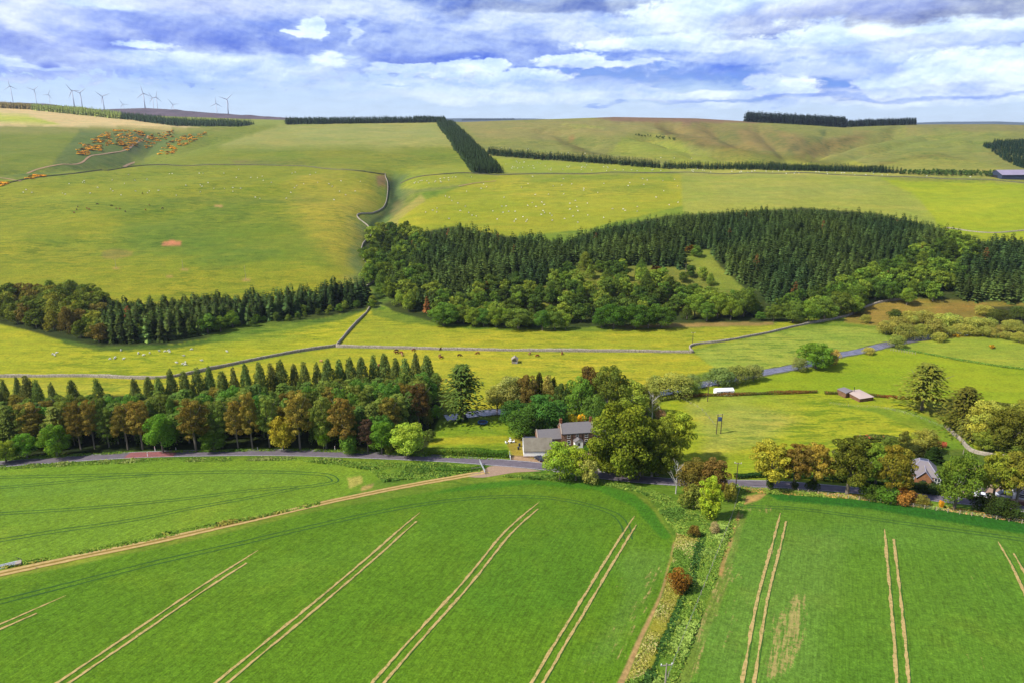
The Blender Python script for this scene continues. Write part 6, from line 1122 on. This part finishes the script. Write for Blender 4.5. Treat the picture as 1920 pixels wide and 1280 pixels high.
SF = [([(20, 360), (250, 320), (560, 318), (700, 335), (640, 380), (350, 372), (100, 372)], 66, 'white sheep on the upper part of the great left hill below its top wall'), ([(780, 420), (800, 378), (940, 332), (1270, 332), (1278, 380), (1080, 425), (900, 412)], 84, 'white sheep in the bright field above the big wood'),
      ([(940, 302), (1240, 317), (1270, 322), (950, 322)], 42, 'white sheep in the strip below the long far belt'), ([(1290, 318), (1500, 321), (1700, 328), (1840, 334), (1700, 331), (1290, 323)], 40, 'white sheep along the far pale strip on the right'), ([(770, 338), (880, 330), (890, 334), (780, 350)], 18, 'white sheep in the small field right of the burn'), ([(900, 275), (1300, 298), (1500, 305), (1300, 300), (1000, 288), (910, 283)], 14, 'white sheep on the far right-hand slope')]
ns = 0
for poly, n, l in SF:
    for x, y in scatter(poly, n, len(l), 3): animal('sheep', SHEEP[rnd.randrange(2)], x, y, 1.3, l, 'sheep', l.replace('white sheep', 'sheep')); ns += 1
for x, y in [(99, 665), (103, 667), (106, 663), (207, 674), (215, 673), (217, 671), (232, 674), (260, 663), (269, 667), (281, 663), (299, 659), (309, 660), (317, 658), (318, 661), (345, 668), (332, 681), (344, 683), (348, 681), (347, 685), (379, 677), (360, 656), (426, 660), (227, 658)]: animal('sheep', SHEEP[rnd.randrange(2)], x, y, 1.15, 'white sheep in the meadow between the middle wood and the long wall', 'sheep', 'sheep in the meadow above the long wall')
CWS = [(744, 663, 0), (753, 663, 1), (754, 667, 3), (775, 658, 1), (744, 659, 2), (824, 669, 3), (827, 672, 1), (861, 668, 2), (896, 664, 1), (993, 665, 3), (1007, 669, 1), (1054, 664, 1), (711, 687, 1), (708, 690, 3), (652, 685, 1), (602, 679, 3), (608, 692, 2), (827, 655.5, 2), (861, 655.5, 2)]
for x, y, k in CWS: animal('cow', COWS[k], x, y, 1.1, ['red-brown cow in the yellow meadow behind the pointed trees', 'reddish grazing cow in the yellow meadow behind the pointed trees', 'dark brown cow in the yellow meadow behind the pointed trees', 'pale tan cow in the yellow meadow behind the pointed trees'][k], 'cow', 'cows in the yellow meadow, '+['red-brown', 'reddish', 'dark', 'pale'][k])
for x, y, k in [(146, 389, 2), (144, 394, 2), (163, 392, 1), (168, 394, 1), (182, 384, 2), (209, 387, 2), (218, 392, 1), (225, 393, 1), (235, 398, 2), (273, 395, 1), (280, 386, 3), (305, 392, 2), (267, 364, 2), (139, 400, 1)]: animal('cow', COWS[k], x, y, 1.15, ['', 'reddish cow high on the great left hill', 'dark brown cow high on the great left hill', 'pale tan cow high on the great left hill'][k], 'cow', 'cows on the great left hill, '+['', 'reddish', 'dark', 'pale'][k])
bw = [(0, 0, 0), (.2, 0, .01), (.34, 0, .03), (-.22, 0, 0), (-.42, 0, -.01), (.08, .2, .12), (.02, .44, .10), (-.1, .66, -.02), (.08, -.2, .12), (.02, -.44, .1), (-.1, -.66, -.02)]
bm_ = skin('crow', bw, [(0, 1), (1, 2), (0, 3), (3, 4), (0, 5), (5, 6), (6, 7), (0, 8), (8, 9), (9, 10)], [(.08, .09), (.06, .06), .03, .06, (.09, .02), (.12, .02), (.12, .016), (.04, .008), (.12, .02), (.12, .016), (.04, .008)], M_blk)
q_ = U(36, 1052); o = bpy.data.objects.new('crow', bm_); C.objects.link(o); o.location = (q_[0]*.97, q_[1]*.97, q_[2]+3.6); o.rotation_euler = (.5, .3, 1.9); o.scale = (1.15,)*3; tag(o, 'black crow flying low over the crop at the left edge', 'bird')
# ------------------------------------------------------------------ wind turbines on the far moor
M_turb = simple('turbine_white', (.52, .54, .60), .6, .05, .1); TB = [(18.7, 162, 22.8, 184, 11), (64, 169, 67, 190, 10), (91, 178, 93, 191, 9), (134.6, 170.7, 137.8, 199, 13), (150, 174.7, 154, 204, 12.5), (191.7, 181, 195, 205, 12.5), (230, 195.8, 230.7, 204, 8.5), (268.3, 175.5, 273, 210, 13), (285.6, 183.8, 288, 203, 10.5), (292.8, 182.6, 296, 203.5, 11), (324, 196.3, 326.3, 205.5, 10.5), (404.9, 194.6, 406.8, 215.5, 11), (425.2, 186.7, 428, 215.5, 13)]
for i, (hx, hr, bx, br, bl) in enumerate(TB):
    Y = 34/max(bl, 8)*F*.96; Y = min(max(Y, 2500), 5200); zh = zrow(Y, hr); q = (640-hr)/F; fw = Y*cP-(zh-H)*sP; x = (hx-960)/F*fw; zb = hz(x, Y); hh_ = zh-zb
    o = empty('wind_turbine', (x, Y, zb), .35); tag(o, 'white wind turbine on the left skyline, '+ORD(i)+' of thirteen counted from the left', 'wind turbine', 'wind turbines on the left skyline')
    MB().tube([(0, 0, -2), (0, 0, hh_)], [2.7, 1.4], 12).build('tower', M_turb, o, True); MB().box(-1.9, 1.9, -6.5, 5, hh_-1.8, hh_+2.2).build('nacelle', M_turb, o)
    hub = MB().tube([(0, -8.2, hh_), (0, -6.5, hh_)], [.6, 1.9], 10).build('hub', M_turb, o); a0 = rnd.uniform(0, 2.09)
    for k in range(3):
        an = a0+k*2.094; ca, sa = math.cos(an), math.sin(an); m = MB(); Lb = 35; V = []
        for t, c_ in ((0, 1.0), (.18, 2.1), (.6, 1.3), (1, .35)):
            for dx_, dy_ in ((-c_, 0), (0, .35*c_), (c_*.7, 0), (0, -.35*c_)): V.append((sa*Lb*t+ca*dx_, -7.4+dy_, hh_+ca*Lb*t-sa*dx_))
        m.add(V, [(r*4+j, r*4+(j+1) % 4, r*4+4+(j+1) % 4, r*4+4+j) for r in range(3) for j in range(4)]+[(0, 1, 2, 3), (15, 14, 13, 12)]).build('blade', M_turb, hub)
# ------------------------------------------------------------------ sky, sun, camera
SUN = np.array([-.76, -.30, .88]); SUN /= np.linalg.norm(SUN)
def sky():
    w = bpy.data.worlds.new('World'); bpy.context.scene.world = w; w.use_nodes = True; nt = w.node_tree; nt.nodes.clear(); b = NB(nt)
    sk = b.n('ShaderNodeTexSky', sky_type='NISHITA'); sk.sun_disc = False; sk.sun_elevation = math.asin(SUN[2]); sk.sun_rotation = math.atan2(SUN[0], SUN[1]); sk.altitude = 200; sk.dust_density = .6
    tc = b.n('ShaderNodeTexCoord').outputs['Generated']; sp = b.n('ShaderNodeSeparateXYZ'); b.put(sp.inputs[0], tc)
    az = b.math('ARCTAN2', sp.outputs[0], sp.outputs[1]); el = b.math('ARCSINE', sp.outputs[2])
    # direction chart: azimuth and elevation, both in degrees/10
    cz = b.n('ShaderNodeCombineXYZ'); b.put(cz.inputs[0], b.math('MULTIPLY', az, 5.73)); b.put(cz.inputs[1], b.math('MULTIPLY', el, 5.73)); uv = cz.outputs[0]
    def nz(sx, sy, det=6, ro=.6, off=(0, 0, 0), dist=0): return b.noise(b.vm('ADD', b.vm('MULTIPLY', uv, (sx, sy, 1)), off), 1.0, det, ro, dist)
    wx = b.math('SUBTRACT', nz(1.6, 5.0, 4, .6), .5); wy = b.math('SUBTRACT', nz(1.6, 5.0, 4, .6, (7, 3, 2)), .5)
    cw = b.n('ShaderNodeCombineXYZ'); b.put(cw.inputs[0], b.math('MULTIPLY', wx, .75)); b.put(cw.inputs[1], b.math('MULTIPLY', wy, .22)); uw = b.vm('ADD', uv, cw.outputs[0])
    lump = nz(2.6, 7.0, 7, .58, (3, 1, 0), .3); fine = nz(5.5, 22, 4, .6, (1, 9, 0))
    r1 = nz(1.9, 4.4, 8, .54, (0, 0, 5), .3); r2 = nz(1.9, 4.4, 8, .54, (-.14, -.36, 5), .3)
    rel = b.rng(b.math('SUBTRACT', r1, r2), -.20, .20, 0, 1, True)
    # clear air
    hzn = b.rng(el, 0.0, .07, 0, 1); base = b.mix(hzn, lin((216, 234, 254)), lin((186, 214, 250)))
    base = b.mix(b.rng(el, .08, .8, 0, 1), base, lin((70, 120, 215)))
    def D(px, row):
        v = np.array([(px-960)/F, cP+(640-row)/F*sP, -sP+(640-row)/F*cP]); v /= np.linalg.norm(v); return (math.atan2(v[0], v[1])*5.73, math.asin(v[2])*5.73)
    puff = nz(10, 15, 5, .62, (4, 4, 1), .35); puff2 = nz(10, 15, 5, .62, (4.12, 3.72, 1), .35); prel = b.rng(b.math('SUBTRACT', puff, puff2), -.22, .22, 0, 1)
    cm = [0.0]
    def blob(cur, px, row, rx, ry, c, op=1.0, edge=.5, soft=.35, tex=0.0):
        u, v = D(px, row); k = 5.73/F
        q = b.vm('MULTIPLY', b.vm('SUBTRACT', uw, (u, v, 0)), (1/(rx*k), 1/(ry*k), 0)); d = b.vm('LENGTH', q, out=1)
        if edge: d = b.math('ADD', d, b.math('MULTIPLY', b.math('SUBTRACT', lump, .5), -2.4*edge))
        if soft <= .3: d = b.math('ADD', d, b.math('MULTIPLY', b.math('SUBTRACT', puff, .5), -1.1))
        m = b.rng(d, 1-soft, 1+soft, op, 0, True)
        if tex >= 0: cm[0] = b.math('MAXIMUM', cm[0], m) if cm[0] != 0.0 else m
        return b.mix(m, cur, lin(c))
    c = base
    for a in SKYB: c = blob(c, *a)
    lo = b.mix(1.0, c, tuple(lin((196, 212, 248))), 'MULTIPLY'); hi = b.mix(.42, c, (1.0, 1.0, 1.0))
    c = b.mix(b.math('MULTIPLY', cm[0], .85), c, b.mix(rel, lo, hi))
    c = b.mix(b.math('MULTIPLY', cm[0], .55), c, b.mix(prel, b.mix(1.0, c, tuple(lin((214, 220, 246))), 'MULTIPLY'), b.mix(.22, c, (1.0, 1.0, 1.0))))
    gm = b.n('ShaderNodeGamma'); b.put(gm.inputs[0], c); gm.inputs[1].default_value = 1.24; c2_ = b.vm('SCALE', gm.outputs[0]); c2_.node.inputs['Scale'].default_value = 1.17; c = b.mix(b.math('MULTIPLY', cm[0], 1.0), c, b.mix(1.0, c2_, (.93, 1.03, .97), 'MULTIPLY'))
    # the overcast goes on above and around the frame
    top = b.rng(el, .19, .30, 0, 1, True)
    ovc = b.mix(b.rng(lump, .35, .65), lin((120, 140, 200)), lin((235, 238, 250))); c = b.mix(b.math('MULTIPLY', top, .62), c, ovc)
    val = b.rng(fine, .25, .75, .93, 1.07); cs = b.vm('SCALE', c); b.put(cs.node.inputs['Scale'], b.math('MULTIPLY', val, 1.08/2**EXPO))
    bg1 = b.n('ShaderNodeBackground'); b.put(bg1.inputs[0], sk.outputs[0]); bg1.inputs[1].default_value = .09
    bg2 = b.n('ShaderNodeBackground'); b.put(bg2.inputs[0], cs); bg2.inputs[1].default_value = 1.0
    mx = b.n('ShaderNodeMixShader'); b.put(mx.inputs[0], b.rng(el, -.02, .6, .97, .70)); b.put(mx.inputs[1], bg1.outputs[0]); b.put(mx.inputs[2], bg2.outputs[0])
    b.put(b.n('ShaderNodeOutputWorld').inputs[0], mx.outputs[0])
EXPO = 0.9
HAZE = .00004
W_, B_ = (262, 262, 264), (96, 130, 226)
SKYB = [
 # px, row, rx, ry, colour, opacity, edge, softness, texture (-1: no relief)
 (60, 0, 560, 104, (168, 182, 240), 1, .06, .06),
 (640, 10, 420, 100, (158, 176, 238), 1, .16, .10),
 (980, 50, 330, 74, (150, 172, 236), 1, .22, .16),
 (1500, 20, 760, 86, (192, 200, 240), 1, .2, .2),
 (130, 88, 250, 24, (92, 122, 224), .95, .12, .30),
 (60, 62, 200, 16, (134, 150, 230), .8, .4, .6),
 (420, 80, 160, 24, (104, 132, 224), .95, .2, .35),
 (300, 30, 120, 34, (176, 184, 238), .7, .4, .6),
 (790, 108, 120, 24, (88, 126, 224), .95, .25, .3),
 (960, 98, 170, 26, (98, 134, 228), .95, .3, .35),
 (700, 74, 200, 30, (128, 154, 232), .85, .4, .5),
 (930, 8, 200, 12, (96, 128, 212), .8, .35, .5), (1100, 16, 260, 12, (122, 136, 196), .85, .3, .45),
 (1340, 116, 300, 26, (84, 136, 232), 1, .25, .25, -1),
 (1130, 144, 220, 20, (108, 150, 236), .9, .3, .4, -1),
 (1580, 156, 170, 30, (92, 142, 236), .95, .25, .35, -1),
 (80, 30, 62, 34, (242, 236, 252), .95, .45, .4), (200, 2, 60, 10, W_, .9, .5, .4), (150, 62, 60, 26, (200, 204, 246), .7, .5, .6),
 (560, 14, 170, 18, (224, 222, 244), .85, .45, .5), (700, 16, 110, 14, (222, 224, 244), .85, .45, .5), (330, 6, 120, 10, (190, 190, 236), .6, .5, .6),
 (584, 52, 26, 14, W_, 1, .45, .2), (552, 66, 22, 6, W_, 1, .5, .25), (290, 85, 30, 7, W_, 1, .5, .3), (668, 60, 10, 20, (232, 236, 252), .8, .5, .5),
 (360, 106, 90, 6, W_, 1, .35, .35), (440, 116, 190, 14, (222, 230, 252), .9, .3, .4), (610, 108, 30, 14, W_, .9, .6, .3),
 (430, 138, 160, 18, (190, 208, 250), .8, .3, .5), (340, 152, 70, 16, (160, 192, 244), .5, .25, .8, -1),
 (1000, 44, 240, 10, (226, 228, 248), .9, .4, .4), (1180, 56, 200, 14, (214, 218, 244), .85, .45, .5), (1240, 76, 150, 12, W_, 1, .4, .3),
 (1370, 18, 170, 30, W_, 1, .4, .25), (1300, 44, 180, 12, (246, 246, 254), .9, .4, .35), (1420, 80, 190, 14, (246, 246, 255), .95, .4, .35),
 (1480, 40, 110, 22, (170, 172, 222), .8, .4, .5), (1490, 62, 130, 7, (116, 132, 210), .9, .3, .4),
 (1660, 60, 170, 26, W_, 1, .4, .2), (1850, 56, 130, 26, W_, 1, .4, .22), (1740, 78, 150, 10, (226, 226, 246), .9, .4, .4),
 (1830, 6, 220, 20, (112, 114, 176), .95, .3, .3), (1620, 10, 130, 18, (214, 210, 240), .8, .4, .5),
 (1800, 90, 190, 6, (104, 112, 192), .95, .25, .3), (1560, 98, 260, 8, (214, 220, 248), .9, .4, .4),
 (1820, 108, 220, 14, (244, 244, 255), 1, .35, .3), (1620, 118, 140, 12, (200, 212, 248), .9, .4, .4),
 (1730, 150, 90, 28, W_, 1, .4, .15), (1870, 140, 110, 38, W_, 1, .4, .18), (1790, 166, 90, 10, (214, 218, 246), .8, .5, .4), (1800, 178, 200, 8, (230, 234, 252), .9, .4, .4),
 (1468, 166, 58, 18, W_, 1, .4, .18), (1424, 156, 34, 14, (240, 242, 254), .95, .45, .25), (1560, 134, 100, 14, (186, 202, 248), .8, .4, .4), (1500, 172, 24, 14, W_, 1, .5, .2),
 (1330, 180, 150, 8, (244, 246, 255), .95, .4, .35), (1210, 170, 40, 9, (236, 240, 254), .95, .45, .3),
 (900, 122, 50, 10, W_, 1, .45, .18), (800, 132, 90, 8, (248, 250, 255), 1, .4, .25), (960, 144, 100, 11, W_, 1, .4, .22), (1080, 112, 60, 12, W_, 1, .45, .2), (1140, 122, 100, 7, (246, 248, 255), .95, .4, .3),
 (900, 164, 260, 14, (222, 232, 254), .85, .3, .45), (1050, 184, 300, 8, (232, 238, 254), .75, .35, .5),
 (1640, 185, 300, 4, (92, 140, 236), .75, .3, .5, -1), (1700, 193, 400, 5, (232, 238, 252), .8, .4, .5),
 (1108, 200, 22, 3, (164, 186, 240), .7, .45, .5), (1146, 196, 20, 4, (158, 180, 238), .7, .45, .5), (740, 166, 28, 2.5, (160, 190, 238), .8, .3, .5, -1), (650, 108, 22, 2.5, (180, 206, 246), .7, .4, .5, -1), (20, 117, 60, 4, (240, 244, 255), .8, .4, .5),
]
sky()
# the air between the camera and the far hills
hm = MB().box(-6500, 6500, -600, 9000, -60, 330); hzo = hm.build('haze', M_stone); hzo.data.materials.clear()
mh = bpy.data.materials.new('air'); mh.use_nodes = True; mh.node_tree.nodes.clear(); hb = NB(mh.node_tree); pv = hb.n('ShaderNodeVolumePrincipled'); pv.inputs['Color'].default_value = (.72, .84, 1.0, 1); pv.inputs['Density'].default_value = HAZE; pv.inputs['Anisotropy'].default_value = .3
hb.t.links.new(pv.outputs[0], hb.n('ShaderNodeOutputMaterial').inputs['Volume']); hzo.data.materials.append(mh); tag(hzo, kind='stuff')
sl = bpy.data.lights.new('sun', 'SUN'); sl.energy = 3.9; sl.angle = R(3); sl.color = (1.0, .955, .87)
so = bpy.data.objects.new('sun', sl); C.objects.link(so)
from mathutils import Vector
so.rotation_euler = Vector(SUN.tolist()).to_track_quat('Z', 'Y').to_euler(); so.location = (0, 0, 400)
cam = bpy.data.cameras.new('camera'); cam.sensor_width = 36; cam.lens = 24.0; cam.clip_start = 1; cam.clip_end = 30000
co = bpy.data.objects.new('camera', cam); C.objects.link(co); co.location = (0, 0, H); co.rotation_euler = (R(90)-P, 0, 0)
sc = bpy.context.scene; sc.camera = co
sc.view_settings.view_transform = 'Standard'; sc.view_settings.look = 'None'; sc.view_settings.exposure = EXPO; sc.view_settings.gamma = 1
sc.render.engine = 'CYCLES'; sc.cycles.max_bounces = 5; sc.cycles.diffuse_bounces = 3; sc.cycles.transparent_max_bounces = 4; sc.cycles.use_denoising = True
